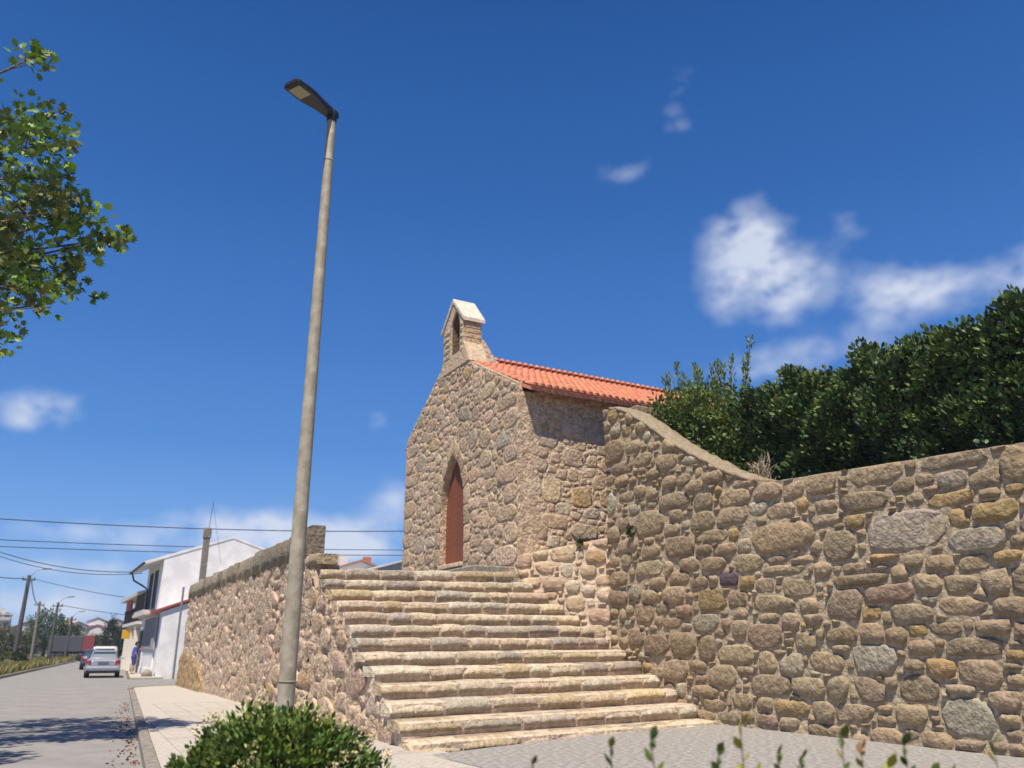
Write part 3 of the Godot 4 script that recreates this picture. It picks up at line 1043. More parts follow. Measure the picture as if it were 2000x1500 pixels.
func build_left_wall() -> void:
	var t := thing("retaining_wall", "long rough rubble wall along the pavement with grey coping blocks on top", "wall")
	var xf := between(P(35.5, 0, 5.1), P(10.7, 0, 4.68))
	var prof := [[0.0, -0.1, 3.22], [17.95, -0.1, 3.22], [18.0, -0.1, 2.98], [18.6, -0.1, 2.96]]
	for i in range(12, -1, -1):
		var s := step_left(i)
		prof.append([35.5 + s.z - 0.66, -0.1, s.y - 0.05])
		prof.append([35.5 + s.z - 0.20, -0.1, s.y - 0.06])
	wall_core(t, "rubble_core", xf, prof, 0.5, M.mortar_rough, 0.085, 0.13)
	rubble(t, xf, outline_of(prof, 0.03), [], {"sizes": [[0.46, 0.20, 400], [0.34, 0.14, 2000], [0.22, 0.09, 3500]], "gap": 0.07, "proud": 0.022, "grow": 1.0, "most": 290, "mat": M.stone, "tones": [Color(0.55, 0.425, 0.305), Color(0.52, 0.375, 0.215), Color(0.55, 0.455, 0.35), Color(0.30, 0.24, 0.19), Color(0.54, 0.39, 0.29)], "spin": 0.5, "round": 0.14, "edge": 0.05, "pack": 0.95})
	var x := 0.0
	while x < 17.8:
		var w := rf(0.75, 1.25)
		if 17.9 - x - w < 0.5:
			w = 17.95 - x
		var mb := MB.new()
		mb.col = tone([Color(0.31, 0.275, 0.21), Color(0.24, 0.21, 0.165), Color(0.35, 0.30, 0.22)], rng.randi() % 3)
		var hh := rf(0.52, 0.58) + 0.06 * x / 18.0 + (0.05 if x + w > 17.9 else 0.0)
		block(mb, xf.translated_local(Vector3(x, 3.2, 0.05)), w - 0.05, 0.4, hh, 0.025, 0.07)
		put("coping_stone", mb.mesh(true), M.stone, t)
		x += w
	var e := MB.new()
	e.col = Color(0.38, 0.31, 0.21)
	block(e, xf.translated_local(Vector3(17.98, 2.95, 0.04)), 0.8, 0.45, 0.23, 0.02, 0.05)
	put("end_block", e.mesh(true), M.stone, t)
	# remains of ochre plaster at the foot of the far end
	var pb := MB.new()
	var rows := []
	for i in 19:
		var u := -0.12 + i * 0.36
		var top := lerp_profile([[-0.2, 0, 1.35], [1.2, 0, 1.45], [3.0, 0, 1.15], [4.6, 0, 0.95], [5.4, 0, 0.55], [6.5, 0, 0.2]], u, 2)
		var row := []
		for r in 7:
			var y := top * r / 6.0
			var z := 0.16 - 0.11 * r / 6.0 + 0.06 * nz.get_noise_2d(u * 5.0, y * 6.0) - (0.12 if r == 6 or i == 18 else 0.0)
			row.append(pb.p(xf * Vector3(u, y - 0.05, z)))
		rows.append(row)
	for i in 18:
		for r in 6:
			pb.q(rows[i][r], rows[i + 1][r], rows[i + 1][r + 1], rows[i][r + 1])
	tag(put("plaster_patch", pb.mesh(true), M.plaster_ochre, t), "crumbling ochre plaster at the wall's far foot")

func build_right_wall() -> void:
	var t := thing("boundary_wall", "tall wall of rounded fieldstones in grey mortar, its top sweeping down from a high end", "wall")
	var xf := face_frame(11.15)
	var prof := [[-15.55, -0.1, 6.78], [-15.0, -0.1, 6.68], [-14.5, -0.1, 6.42], [-13.9, -0.1, 6.02], [-13.3, -0.1, 5.58], [-12.6, -0.1, 5.12], [-11.8, -0.1, 4.66], [-11.2, -0.1, 4.36], [-10.66, -0.1, 4.17], [-9.4, -0.1, 4.11], [-6.0, -0.1, 3.93], [-1.0, -0.1, 3.7], [0.5, -0.1, 3.65]]
	wall_core(t, "mortar_core", xf, prof, 0.55, M.mortar_old, 0.022, 0.11)
	rubble(t, xf, outline_of(prof, 0.0), WALL_STONES, {"sizes": [[0.20, 0.13, 1500], [0.12, 0.085, 3000], [0.075, 0.05, 4000]], "gap": 0.042, "proud": 0.05, "most": 300, "mat": M.stone, "tones": OLD_TONES, "edge": 0.04, "pack": 0.62, "grow": 1.16, "round": 0.16, "rough": 1.5})
	# plastered slope of the coping
	var pts := [[-15.3, 6.74], [-15.0, 6.68], [-14.5, 6.42], [-13.9, 6.02], [-13.3, 5.58], [-12.6, 5.12], [-11.8, 4.66], [-11.2, 4.36], [-10.75, 4.2]]
	var rings := []
	var dense := []
	for i in pts.size() - 1:
		for k in 5:
			dense.append([lerpf(pts[i][0], pts[i + 1][0], k / 5.0), lerpf(pts[i][1], pts[i + 1][1], k / 5.0)])
	pts = dense
	for i in pts.size():
		var c := Vector2(pts[i][0], pts[i][1])
		var w := rf(-0.022, 0.018)
		var y0 := -0.06 + w
		var y1 := 0.05 + w
		y1 += 0.02 * nz.get_noise_1d(c.x * 9.0)
		rings.append([xf * Vector3(c.x, c.y + y0, 0.035), xf * Vector3(c.x, c.y + y1 * 0.6, 0.05), xf * Vector3(c.x, c.y + y1, -0.05), xf * Vector3(c.x, c.y + y1 * 1.1, -0.3), xf * Vector3(c.x, c.y + y1, -0.56), xf * Vector3(c.x, c.y + y0, -0.58)])
	var cm := MB.new()
	cm.col = Color(0.70, 0.70, 0.70)
	loft(cm, rings, true, true)
	put("sloping_coping", cm.mesh(true), M.mortar_old, t)
	var rw := MB.new()
	rw.col = Color(0.62, 0.6, 0.58)
	box(rw, Transform3D(Basis(), P(15.28, 3.4, 12.53)), Vector3(1.62, 6.92, 0.5), 0.03)
	put("return_wall", rw.mesh(), M.mortar_old, t)
	var lw := thing("low_wall", "short pale rubble wall beside the upper steps at the chapel corner", "wall")
	var lx := between(P(17.22, 0, 9.72), P(15.56, 0, 11.16))
	var lp := [[0.0, 0.0, 3.42], [2.2, 0.0, 3.74]]
	wall_core(lw, "mortar_core", lx, lp, 0.45, M.mortar_new, 0.03, 0.11)
	rubble(lw, lx, outline_of(lp, 0.0), [], {"sizes": [[0.26, 0.18, 800], [0.15, 0.12, 1500], [0.08, 0.06, 2000]], "gap": 0.05, "proud": 0.05, "most": 120, "mat": M.stone, "tones": NEW_TONES, "edge": 0.04})

# ---------------------------------------------------------------- the chapel
func arch(cx: float, hw: float, spring: float, apex: float, foot: float, n := 8) -> PackedVector2Array:   # a pointed opening, counter-clockwise from its right foot
	var o := PackedVector2Array()
	o.append(Vector2(cx + hw, foot))
	for k in n + 1:
		var t := float(k) / n
		o.append(Vector2(cx + hw * (1.0 - pow(t, 1.75)), lerpf(spring, apex, sin(t * PI * 0.5) * 0.35 + t * 0.65)))
	for k in range(n - 1, -1, -1):
		var t := float(k) / n
		o.append(Vector2(cx - hw * (1.0 - pow(t, 1.75)), lerpf(spring, apex, sin(t * PI * 0.5) * 0.35 + t * 0.65)))
	o.append(Vector2(cx - hw, foot))
	return o

func build_chapel() -> void:
	var t := thing("chapel", "small stone chapel with pointed wooden door, bell gable and orange tiled roof", "chapel")
	var ff := face_frame(9.7)
	var nf := near_frame(17.2)
	var cu := -20.9
	var ul := -24.6
	var ur := -17.2
	var hole := arch(-20.97, 0.78, 5.05, 6.62, 3.5)
	# the gable front, notched by the door
	var poly := PackedVector2Array([Vector2(ul, 2.6), Vector2(hole[hole.size() - 1].x, 2.6)])
	for i in range(hole.size() - 1, -1, -1):
		poly.append(hole[i])
	poly.append_array(PackedVector2Array([Vector2(hole[0].x, 2.6), Vector2(ur, 2.6), Vector2(ur, 7.72), Vector2(-20.1, 9.22), Vector2(cu, 9.6), Vector2(-21.9, 9.52), Vector2(ul, 7.77)]))
	var fm := MB.new()
	extr(fm, poly, ff, -0.125, 0.0)
	var low := PackedVector2Array()
	for x in poly:
		low.append(Vector2(x.x, x.y - (0.22 if x.y > 7.7 else 0.0)))
	extr(fm, low, ff, -0.6, -0.127)
	var front := put("front_wall", fm.mesh(), M.mortar_rough, t)
	var ring := arch(-20.97, 1.16, 5.05, 7.1, 3.4)
	var fo := PackedVector2Array([Vector2(ul + 0.02, 2.8), Vector2(ur - 0.02, 2.8), Vector2(ur - 0.02, 7.66), Vector2(-20.1, 9.16), Vector2(cu, 9.54), Vector2(-21.9, 9.46), Vector2(ul + 0.02, 7.72)])
	var quoins := []
	var y := 2.75
	var flip := false
	while y < 7.5:
		var w := (0.58 if flip else 0.36) * rf(0.9, 1.1)
		var qh := rf(0.2, 0.27)
		quoins.append([ur - w, y + qh, w, qh, 0 if rng.randf() < 0.7 else 2])
		quoins.append([ul + w * 0.9, y + qh, w * 0.9, qh, 0])
		y += qh * 2.0 + 0.02
		flip = not flip
	rubble(front, ff, fo, quoins, {"sizes": [[0.30, 0.21, 100], [0.2, 0.15, 900], [0.13, 0.1, 3000], [0.07, 0.055, 2500]], "gap": 0.05, "proud": 0.018, "round": 0.12, "spin": 0.6, "rough": 1.6, "most": 290, "mat": M.stone, "tones": NEW_TONES, "edge": 0.025, "holes": [ring], "pack": 0.7})
	# dressed stones round the door
	var surround := put("door_surround", bx(P(20.2, 3.42, 9.62), P(21.7, 3.53, 10.2), 0.015), M.mortar_new, t)
	var inner := hole
	var n := inner.size()
	for side in [0, 1]:
		var ys := [3.5, 4.02, 4.5, 5.05]
		for i in 3:
			var x0: float = -20.97 + 0.785 * (1 if side == 0 else -1)
			var x1: float = -20.97 + rf(1.08, 1.22) * (1 if side == 0 else -1)
			var mb := MB.new()
			mb.col = tone(NEW_TONES, 0)
			dome(mb, resample(PackedVector2Array([Vector2(x0, ys[i] + 0.01), Vector2(x1, ys[i] + 0.01), Vector2(x1, ys[i + 1] - 0.01), Vector2(x0, ys[i + 1] - 0.01)]), 12), ff, 0.03, 0.03, -0.4)
			put("jamb_stone", mb.mesh(true), M.stone, surround)
		for i in 4:
			var k0 := 1 + i * 2
			var k1 := k0 + 2
			var pts := PackedVector2Array()
			for k in [k0, k0 + 1, k1]:
				pts.append(inner[k if side == 0 else n - 1 - k])
			for k in [k1, k0 + 1, k0]:
				pts.append(ring[k if side == 0 else n - 1 - k])
			var c := (pts[0] + pts[2] + pts[3] + pts[5]) * 0.25
			for k in pts.size():
				pts[k] = c + (pts[k] - c) * 0.965
			var mb := MB.new()
			mb.col = tone(NEW_TONES, 0)
			dome(mb, resample(pts, 12), ff, 0.03, 0.03, -0.4)
			put("arch_stone", mb.mesh(true), M.stone, surround)
	# the door: upright planks set back in the opening
	var door := put("door", extr_mesh(arch(-20.97, 0.84, 5.05, 6.7, 3.5), ff, -0.26, -0.22), M.wood, t)
	tag(door, "reddish brown plank door")
	for i in 7:
		var x0 := -20.97 - 0.84 + 0.24 * i
		var strip := PackedVector2Array([Vector2(x0 + 0.006, 3.5), Vector2(x0 + 0.234, 3.5), Vector2(x0 + 0.234, 7.2), Vector2(x0 + 0.006, 7.2)])
		for q in Geometry2D.intersect_polygons(strip, arch(-20.97, 0.84, 5.05, 6.7, 3.5)):
			var mb := MB.new()
			var w := rf(0.8, 1.12)
			mb.col = Color(w, w, w)
			extr(mb, q, ff, -0.219, -0.185 + rf(-0.004, 0.004))
			put("plank", mb.mesh(), M.wood, door)
	var hd := MB.new()
	box(hd, ff * Transform3D(Basis(), Vector3(-20.5, 4.6, -0.16)), Vector3(0.03, 0.16, 0.03), 0.008)
	put("handle", hd.mesh(), M.black, door)
	put("plinth", bx(P(17.6, 2.8, 8.75), P(26.3, 3.19, 9.69), 0.03), M.kerb, t)
	# side and rear walls
	var sm := MB.new()
	box(sm, Transform3D(Basis(), P(17.52, 5.2, 14.95)), Vector3(9.3, 5.2, 0.6))
	var side := put("side_wall", sm.mesh(), M.mortar_rough, t)
	var so := PackedVector2Array([Vector2(9.72, 2.8), Vector2(14.9, 2.8), Vector2(14.9, 7.78), Vector2(9.72, 7.78)])
	var sx := Transform3D(nf.basis, P(17.22, 0, 0))
	var sk := []
	y = 2.75
	flip = true
	while y < 7.6:
		var w := (0.46 if flip else 0.28) * rf(0.9, 1.1)
		var qh := rf(0.2, 0.27)
		sk.append([9.72 + w, y + qh, w, qh, 0 if rng.randf() < 0.6 else 2])
		y += qh * 2.0 + 0.02
		flip = not flip
	sk.append_array([[10.55, 6.3, 0.36, 0.2, 2], [11.3, 5.95, 0.34, 0.24, 0], [10.6, 5.05, 0.4, 0.3, 0], [11.55, 4.95, 0.33, 0.3, 1], [10.75, 4.3, 0.42, 0.18, 0], [11.6, 4.1, 0.45, 0.2, 2], [12.4, 5.0, 0.3, 0.25, 1], [12.6, 4.3, 0.32, 0.3, 4], [12.0, 6.55, 0.32, 0.16, 0], [10.3, 5.7, 0.3, 0.2, 0]])
	rubble(side, sx, so, sk, {"sizes": [[0.34, 0.22, 80], [0.2, 0.15, 500], [0.12, 0.09, 2000], [0.07, 0.05, 1500]], "gap": 0.04, "proud": 0.018, "round": 0.12, "grow": 1.14, "spin": 0.2, "rough": 1.6, "most": 240, "mat": M.stone, "tones": NEW_TONES, "edge": 0.025, "pack": 0.7})
	put("far_side_wall", bx(P(24.0, 2.6, 10.3), P(24.6, 7.8, 19.6)), M.mortar_new, t)
	put("rear_wall", extr_mesh(PackedVector2Array([Vector2(ul + 0.6, 2.6), Vector2(ur - 0.62, 2.6), Vector2(ur - 0.62, 7.5), Vector2(cu, 9.25), Vector2(ul + 0.6, 7.5)]), face_frame(19.0), -0.6, 0.0), M.mortar_new, t)
	# roof: a deck and rows of half-round tiles
	var slope := atan2(0.478, 1.0)
	var roof := put("roof", extr_mesh(PackedVector2Array([Vector2(ul - 0.4, 7.44), Vector2(cu, 9.40), Vector2(ur + 0.4, 7.44), Vector2(ur + 0.4, 7.53), Vector2(cu, 9.49), Vector2(ul - 0.4, 7.53)]), face_frame(9.83), -9.7, 0.0), M.tile, t)
	var rest := MB.new()
	var run := 4.12 / cos(slope)
	for sgn in [1, -1]:
		for j in 46:
			var b := 9.93 + 0.206 * j
			for i in 13:
				var d0 := run - 0.4 * i + 0.02
				var d1 := maxf(d0 - 0.47, 0.0)
				var mb := MB.new() if sgn == 1 and i < 7 and j < 42 else rest
				var w := rf(0.80, 1.16)
				mb.col = Color(w, w * rf(0.82, 1.14), w * rf(0.8, 1.16))
				var rings := []
				for e in 2:
					var d: float = d0 if e == 0 else d1
					var r := 0.098 if e == 0 else 0.078
					var lift := 0.06 if e == 0 else 0.025
					var a: float = 20.9 - sgn * d * cos(slope)
					var h := 9.51 - d * sin(slope)
					var nrm := Vector3(0, cos(slope), sgn * sin(slope))
					var rr := []
					for k in 6:
						var an := PI * k / 5.0
						rr.append(P(a, h, b) + Vector3(cos(an) * r, 0, 0) + nrm * (sin(an) * r + lift - 0.02))
					rings.append(rr)
				var f0 := mb.n.size()
				loft(mb, rings, false, true)
				outward(mb, f0, P(20.9 - sgn * (d0 + d1) * 0.5 * cos(slope), 9.42 - (d0 + d1) * 0.5 * sin(slope), b))
				if mb != rest:
					put("roof_tile", mb.mesh(true), M.tile, roof)
	tag(put("upper_tiles", rest.mesh(true), M.tile, roof), "", "", "", "stuff")
	var ridge := MB.new()
	for j in 22:
		var b := 10.25 + 0.42 * j
		tube(ridge, [P(20.9, 9.46, b - 0.2), P(20.9, 9.48, b + 0.25)], [0.115, 0.10], 8)
	put("ridge_tiles", ridge.mesh(true), M.tile, roof)
	# bell gable
	var bell := Node3D.new()
	bell.name = "bell_gable"
	t.add_child(bell, true)
	var bc := -21.1
	var slit := arch(bc + 0.15, 0.31, 10.5, 11.04, 9.68, 6)
	for sgn in [-1, 1]:
		var half := PackedVector2Array([Vector2(bc, 9.2), Vector2(bc, 9.68)])
		var pts := []
		for q in slit:
			if (q.x - (bc + 0.15)) * sgn >= -1e-4:
				pts.append(q)
		if sgn == 1:
			half = PackedVector2Array([Vector2(bc + 0.15, 9.2), Vector2(bc + 0.15, 9.68)])
			for q in pts:
				half.append(q)
			half.append_array(PackedVector2Array([Vector2(bc + 0.15, 11.28), Vector2(-20.42, 10.56), Vector2(-20.42, 9.95), Vector2(-20.2, 9.6), Vector2(-20.0, 9.2)]))
		else:
			half = PackedVector2Array([Vector2(bc + 0.15, 9.2), Vector2(bc + 0.15, 9.68)])
			pts.reverse()
			for q in pts:
				half.append(q)
			half.append_array(PackedVector2Array([Vector2(bc + 0.15, 11.28), Vector2(bc, 11.4), Vector2(-21.78, 10.58), Vector2(-21.78, 9.75), Vector2(-21.95, 9.2)]))
		var mb := MB.new()
		mb.col = Color(0.92, 0.88, 0.8)
		extr(mb, half, ff, -0.58, 0.03)
		put("pier", mb.mesh(), M.mortar_new, bell)
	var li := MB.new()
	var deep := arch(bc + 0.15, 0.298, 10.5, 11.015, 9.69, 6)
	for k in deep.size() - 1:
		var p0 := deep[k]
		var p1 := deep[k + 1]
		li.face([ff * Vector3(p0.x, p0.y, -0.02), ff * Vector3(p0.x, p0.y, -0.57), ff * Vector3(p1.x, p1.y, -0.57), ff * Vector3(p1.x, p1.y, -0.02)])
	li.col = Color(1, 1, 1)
	put("slit_shade_lining", li.mesh(), M.slit_shade, bell)  # thin sheet added on the jambs, its dark colour stands in for shade
	for k in 4:       # courses of the pier's near cheek
		var mb := MB.new()
		mb.col = tone(NEW_TONES, 0)
		box(mb, Transform3D(Basis(), P(20.415, 9.96 + 0.155 * k, 9.98)), Vector3(0.52, 0.135, 0.06), 0.012)
		put("stone", mb.mesh(), M.stone, bell)
	for k in 5:
		for sgn in [-1, 1]:
			var mb := MB.new()
			mb.col = tone(NEW_TONES, 0 if k % 2 else 2)
			var x0 := -20.43 if sgn == 1 else -21.77
			var x1: float = (bc + 0.15 + 0.33) if sgn == 1 else (bc + 0.15 - 0.33)
			if k >= 4:
				x1 = x1 - sgn * 0.03
			var q := PackedVector2Array([Vector2(x0, 9.62 + 0.2 * k), Vector2(x1, 9.62 + 0.2 * k), Vector2(x1, 9.8 + 0.2 * k), Vector2(x0, 9.8 + 0.2 * k)])
			dome(mb, resample(q, 12), ff, 0.042, 0.02, 0.01)
			put("stone", mb.mesh(true), M.stone, bell)
	var fl := MB.new()
	extr(fl, PackedVector2Array([Vector2(10.29, 8.9), Vector2(11.1, 8.9), Vector2(10.95, 9.25), Vector2(10.62, 9.62), Vector2(10.40, 9.95), Vector2(10.29, 10.05)]), near_frame(20.35), -1.25, 0.0)
	put("flared_foot", fl.mesh(), M.mortar_new, bell)
	var cp := MB.new()
	extr(cp, PackedVector2Array([Vector2(-21.92, 10.55), Vector2(-21.93, 10.63), Vector2(bc, 11.50), Vector2(-20.33, 10.66), Vector2(-20.33, 10.55), Vector2(bc, 11.38)]), ff, -0.66, 0.07)
	put("gable_cap", cp.mesh(), M.cap, bell)

# ---------------------------------------------------------------- houses
func window(parent: Node, xf: Transform3D, w: float, h: float, frame_col: Color, bars := 1) -> void:   # xf: lower left corner on the wall, z out of it
	var wb := MB.new()
	wb.col = frame_col
	for s in [[w * 0.5, 0.03, w, 0.06], [w * 0.5, h - 0.03, w, 0.06], [0.03, h * 0.5, 0.06, h - 0.12], [w - 0.03, h * 0.5, 0.06, h - 0.12]]:
		box(wb, xf.translated_local(Vector3(s[0], s[1], 0.03)), Vector3(s[2], s[3], 0.08))
	for k in bars:
		box(wb, xf.translated_local(Vector3(w * (k + 1) / (bars + 1.0), h * 0.5, 0.03)), Vector3(0.05, h - 0.12, 0.06))
	var o := put("window", wb.mesh(), M.paint, parent)
	var gb := MB.new()
	box(gb, xf.translated_local(Vector3(w * 0.5, h * 0.5, 0.012)), Vector3(w - 0.12, h - 0.12, 0.02))
	put("pane", gb.mesh(), M.glass, o)

func gable_house(called: String, label: String, cat: String, at: Vector3, turn: float, s: Vector3, pitch: float, wall_col: Color, roof_col: Color, group := "", wins := 2) -> Node3D:   # s: width (gable side), height to the eave, depth; the gable looks to +Z
	var t := thing(called, label, cat, at, turn, group)
	var hw := s.x * 0.5
	var rise := hw * pitch
	var wb := MB.new()
	wb.col = wall_col
	extr(wb, PackedVector2Array([Vector2(-hw, -1.5), Vector2(hw, -1.5), Vector2(hw, s.y), Vector2(0, s.y + rise), Vector2(-hw, s.y)]), Transform3D(), -s.z, 0.0)
	put("wall", wb.mesh(), M.paint, t)
	var rb := MB.new()
	rb.col = roof_col
	var o := 0.35
	extr(rb, PackedVector2Array([Vector2(-hw - o, s.y - o * pitch + 0.02), Vector2(0, s.y + rise + 0.02), Vector2(hw + o, s.y - o * pitch + 0.02), Vector2(hw + o, s.y - o * pitch + 0.2), Vector2(0, s.y + rise + 0.22), Vector2(-hw - o, s.y - o * pitch + 0.2)]), Transform3D(), -s.z - 0.3, 0.3)
	put("roof", rb.mesh(), M.paint, t)
	var n := maxi(1, int(s.x / 2.6))
	var floors := maxi(1, int(s.y / 2.8))
	if wins > 0:
		for f in floors:
			for k in n:
				window(t, Transform3D(Basis(), Vector3(-hw + s.x * (k + 0.5) / n - 0.5, f * 2.8 + 0.9, 0.0)), 1.0, 1.3, Color(0.75, 0.75, 0.75))
		if wins > 1:
			var m := maxi(1, int(s.z / 3.0))
			for f in floors:
				for k in m:
					window(t, Transform3D(Basis(Vector3(0, 0, 1), Vector3.UP, Vector3(-1, 0, 0)), Vector3(-hw, f * 2.8 + 0.9, -s.z + s.z * (k + 0.5) / m - 0.5)), 1.0, 1.3, Color(0.75, 0.75, 0.75))
	return t

func pbox(parent: Node, called: String, lo: Vector3, hi: Vector3, col: Color, m: Material = null, bev := 0.0) -> MeshInstance3D:
	var mb := MB.new()
	mb.col = col
	box(mb, Transform3D(Basis(), (lo + hi) * 0.5), (hi - lo).abs(), bev)
	return put(called, mb.mesh(), m if m else M.paint, parent)

func build_houses() -> void:
	var white := Color(1, 1, 1)
	var t := thing("white_house", "white two storey house with blank gable and lower lean-to facing the side street", "house")
	var mb := MB.new()
	var xf := near_frame(47.5)
	extr(mb, PackedVector2Array([Vector2(5.35, -0.3), Vector2(12.2, -0.3), Vector2(12.2, 6.0), Vector2(8.75, 7.13), Vector2(5.35, 5.93)]), xf, -7.0, 0.0)
	put("wall", mb.mesh(), M.white_wall, t)
	var rb := MB.new()
	rb.col = Color(1, 1, 1)
	extr(rb, PackedVector2Array([Vector2(4.4, 5.52), Vector2(4.4, 5.68), Vector2(8.75, 7.24), Vector2(13.0, 5.86), Vector2(13.0, 5.74), Vector2(8.75, 7.12)]), near_frame(47.47), -7.3, 0.0)
	put("roof", rb.mesh(), M.white_wall, t)
	put("gutter", tube_mesh([P(47.25, 5.56, 4.36), P(54.6, 5.56, 4.36)], [0.07], 8), M.black, t)
	put("downpipe", tube_mesh([P(53.6, 5.5, 4.4), P(53.4, 5.1, 4.5), P(53.2, 4.8, 5.0), P(53.1, 4.6, 5.27), P(53.1, 3.2, 5.29)], [0.05], 8), M.black, t)
	var lean := MB.new()
	extr(lean, PackedVector2Array([Vector2(5.42, -0.3), Vector2(11.0, -0.3), Vector2(11.0, 5.2), Vector2(5.42, 3.12)]), near_frame(46.0), -1.6, 0.0)
	put("lean_to_wall", lean.mesh(), M.white_wall, t)
	var lr := MB.new()
	lr.col = Color(0.55, 0.5, 0.48)
	extr(lr, PackedVector2Array([Vector2(4.85, 2.98), Vector2(11.2, 5.36), Vector2(11.2, 5.47), Vector2(4.85, 3.09)]), near_frame(45.93), -1.6, 0.0)
	put("lean_to_roof", lr.mesh(), M.paint, t)
	var lv := MB.new()
	lv.col = Color(0.34, 0.07, 0.055)
	extr(lv, PackedVector2Array([Vector2(4.83, 2.97), Vector2(11.2, 5.355), Vector2(11.2, 5.48), Vector2(4.83, 3.10)]), near_frame(45.925), 0.0, 0.05)
	put("red_verge", lv.mesh(), M.paint, t)
	pbox(t, "canopy", P(47.5, 3.0, 4.7), P(53.6, 3.16, 5.36), Color(0.62, 0.55, 0.5))
	var sf := face_frame(5.35)
	for k in 4:      # barred shutters to the street
		var a := 51.9 - 1.25 * k
		var sh := pbox(t, "shutter", P(a, 1.25, 5.3), P(a - 1.15, 2.9, 5.36), Color(0.42, 0.43, 0.46))
		for j in 5:
			pbox(sh, "slat", P(a - 0.1 - 0.22 * j, 1.3, 5.24), P(a - 0.2 - 0.22 * j, 2.86, 5.298), Color(0.3, 0.31, 0.34))
	var dr := pbox(t, "door", P(53.9, 0.0, 5.28), P(53.0, 2.3, 5.37), Color(0.07, 0.075, 0.085))
	pbox(dr, "door_frame", P(54.05, 0.0, 5.26), P(53.92, 2.45, 5.37), Color(0.4, 0.4, 0.42))
	window(t, Transform3D(sf.basis, P(52.6, 3.4, 5.35)), 1.1, 2.0, Color(0.12, 0.12, 0.13))
	window(t, Transform3D(sf.basis, P(50.3, 3.4, 5.35)), 1.1, 2.0, Color(0.12, 0.12, 0.13))
	var bal := pbox(t, "balcony", P(53.4, 3.18, 4.75), P(49.0, 3.3, 5.34), Color(0.5, 0.48, 0.46))
	for j in 16:
		put("baluster", tube_mesh([P(53.3 - 0.28 * j, 3.3, 4.8), P(53.3 - 0.28 * j, 4.2, 4.8)], [0.018], 5), M.black, bal)
	put("handrail", tube_mesh([P(53.4, 4.2, 4.8), P(49.0, 4.2, 4.8)], [0.03], 6), M.black, bal)
	pbox(t, "wall_base", P(53.9, -0.1, 5.31), P(46.05, 0.35, 5.36), Color(0.75, 0.75, 0.76))
	struct("house_pavement", slab([Vector2(44.3, 4.15), Vector2(110, 9.45), Vector2(110, 10.5), Vector2(44.3, 5.6)], -0.3, 0.03), M.paving)
	# yellow house and the low row behind it
	var y := thing("yellow_house", "pale yellow house with deep eaves and balcony next to the white house", "house")
	var cream := Color(0.66, 0.55, 0.24)
	pbox(y, "wall", P(55.0, -0.2, 5.85), P(66.0, 4.4, 13), cream)
	pbox(y, "eave", P(54.7, 4.4, 4.95), P(66.3, 4.56, 13.2), Color(0.6, 0.56, 0.5))
	var yr := MB.new()
	yr.col = Color(0.72, 0.68, 0.64)
	extr(yr, PackedVector2Array([Vector2(4.95, 4.57), Vector2(13.3, 4.57), Vector2(9.0, 5.75)]), near_frame(54.7), -11.6, 0.0)
	put("roof", yr.mesh(), M.paint, y)
	var yb := pbox(y, "balcony", P(65.5, 2.75, 5.2), P(56.0, 2.92, 5.84), Color(0.72, 0.7, 0.68))
	for j in 20:
		put("baluster", tube_mesh([P(65.2 - 0.48 * j, 2.92, 5.25), P(65.2 - 0.48 * j, 3.75, 5.25)], [0.03], 5), M.black, yb)
	put("handrail", tube_mesh([P(65.5, 3.76, 5.25), P(56.0, 3.76, 5.25)], [0.045], 6), M.black, yb)
	pbox(y, "awning", P(64.5, 3.78, 5.2), P(61.5, 4.35, 5.35), Color(0.62, 0.14, 0.06))
	for k in 3:
		var a := 57.4 + 3.0 * k
		pbox(y, "column", P(a, 0.0, 5.25), P(a - 0.26, 2.74, 5.5), Color(0.74, 0.72, 0.68))
		pbox(y, "door", P(a + 1.7, 0.0, 5.78), P(a + 0.6, 2.2, 5.86), Color(0.2, 0.17, 0.14))
		window(y, Transform3D(face_frame(5.85).basis, P(a + 1.6, 3.0, 5.85)), 1.0, 1.2, Color(0.6, 0.6, 0.6))
	var sg := thing("hanging_sign", "square amber yellow sign on a bracket on the yellow house", "sign")
	pbox(sg, "board", P(56.3, 1.9, 4.5), P(56.22, 2.42, 4.96), Color(0.62, 0.36, 0.03), null, 0.01)
	put("bracket", tube_mesh([P(56.26, 2.46, 4.52), P(56.26, 2.46, 5.84)], [0.025], 6), M.black, sg)
	gable_house("row_house", "low grey white house just past the yellow house", "house", P(68, 0, 10.2), -0.08, Vector3(6.5, 3.3, 9), 0.3, Color(0.62, 0.6, 0.57), Color(0.36, 0.15, 0.09))
	gable_house("row_house", "small cream house with brown roof along the street, beyond the low grey one", "house", P(79, 0, 11.4), -0.08, Vector3(6.5, 2.9, 10), 0.35, Color(0.55, 0.47, 0.36), Color(0.3, 0.13, 0.09))
	gable_house("row_house", "last dull white house at the far end of the street row", "house", P(92, 0, 13.2), -0.08, Vector3(7, 3.0, 12), 0.35, Color(0.5, 0.48, 0.45), Color(0.3, 0.13, 0.09))
	# roofs that show behind the landing
	var h := thing("roof_behind_landing", "long grey metal roofed shed seen between the wall and the chapel", "shed")
	var hm := MB.new()
	hm.col = Color(0.36, 0.40, 0.46)
	extr(hm, PackedVector2Array([Vector2(21.2, 0), Vector2(30, 0), Vector2(30, 7.2), Vector2(25.2, 8.05), Vector2(21.2, 6.9)]), near_frame(62), -14.0, 0.0)
	put("wall", hm.mesh(), M.paint, h)
	var hr := MB.new()
	hr.col = Color(0.52, 0.53, 0.55)
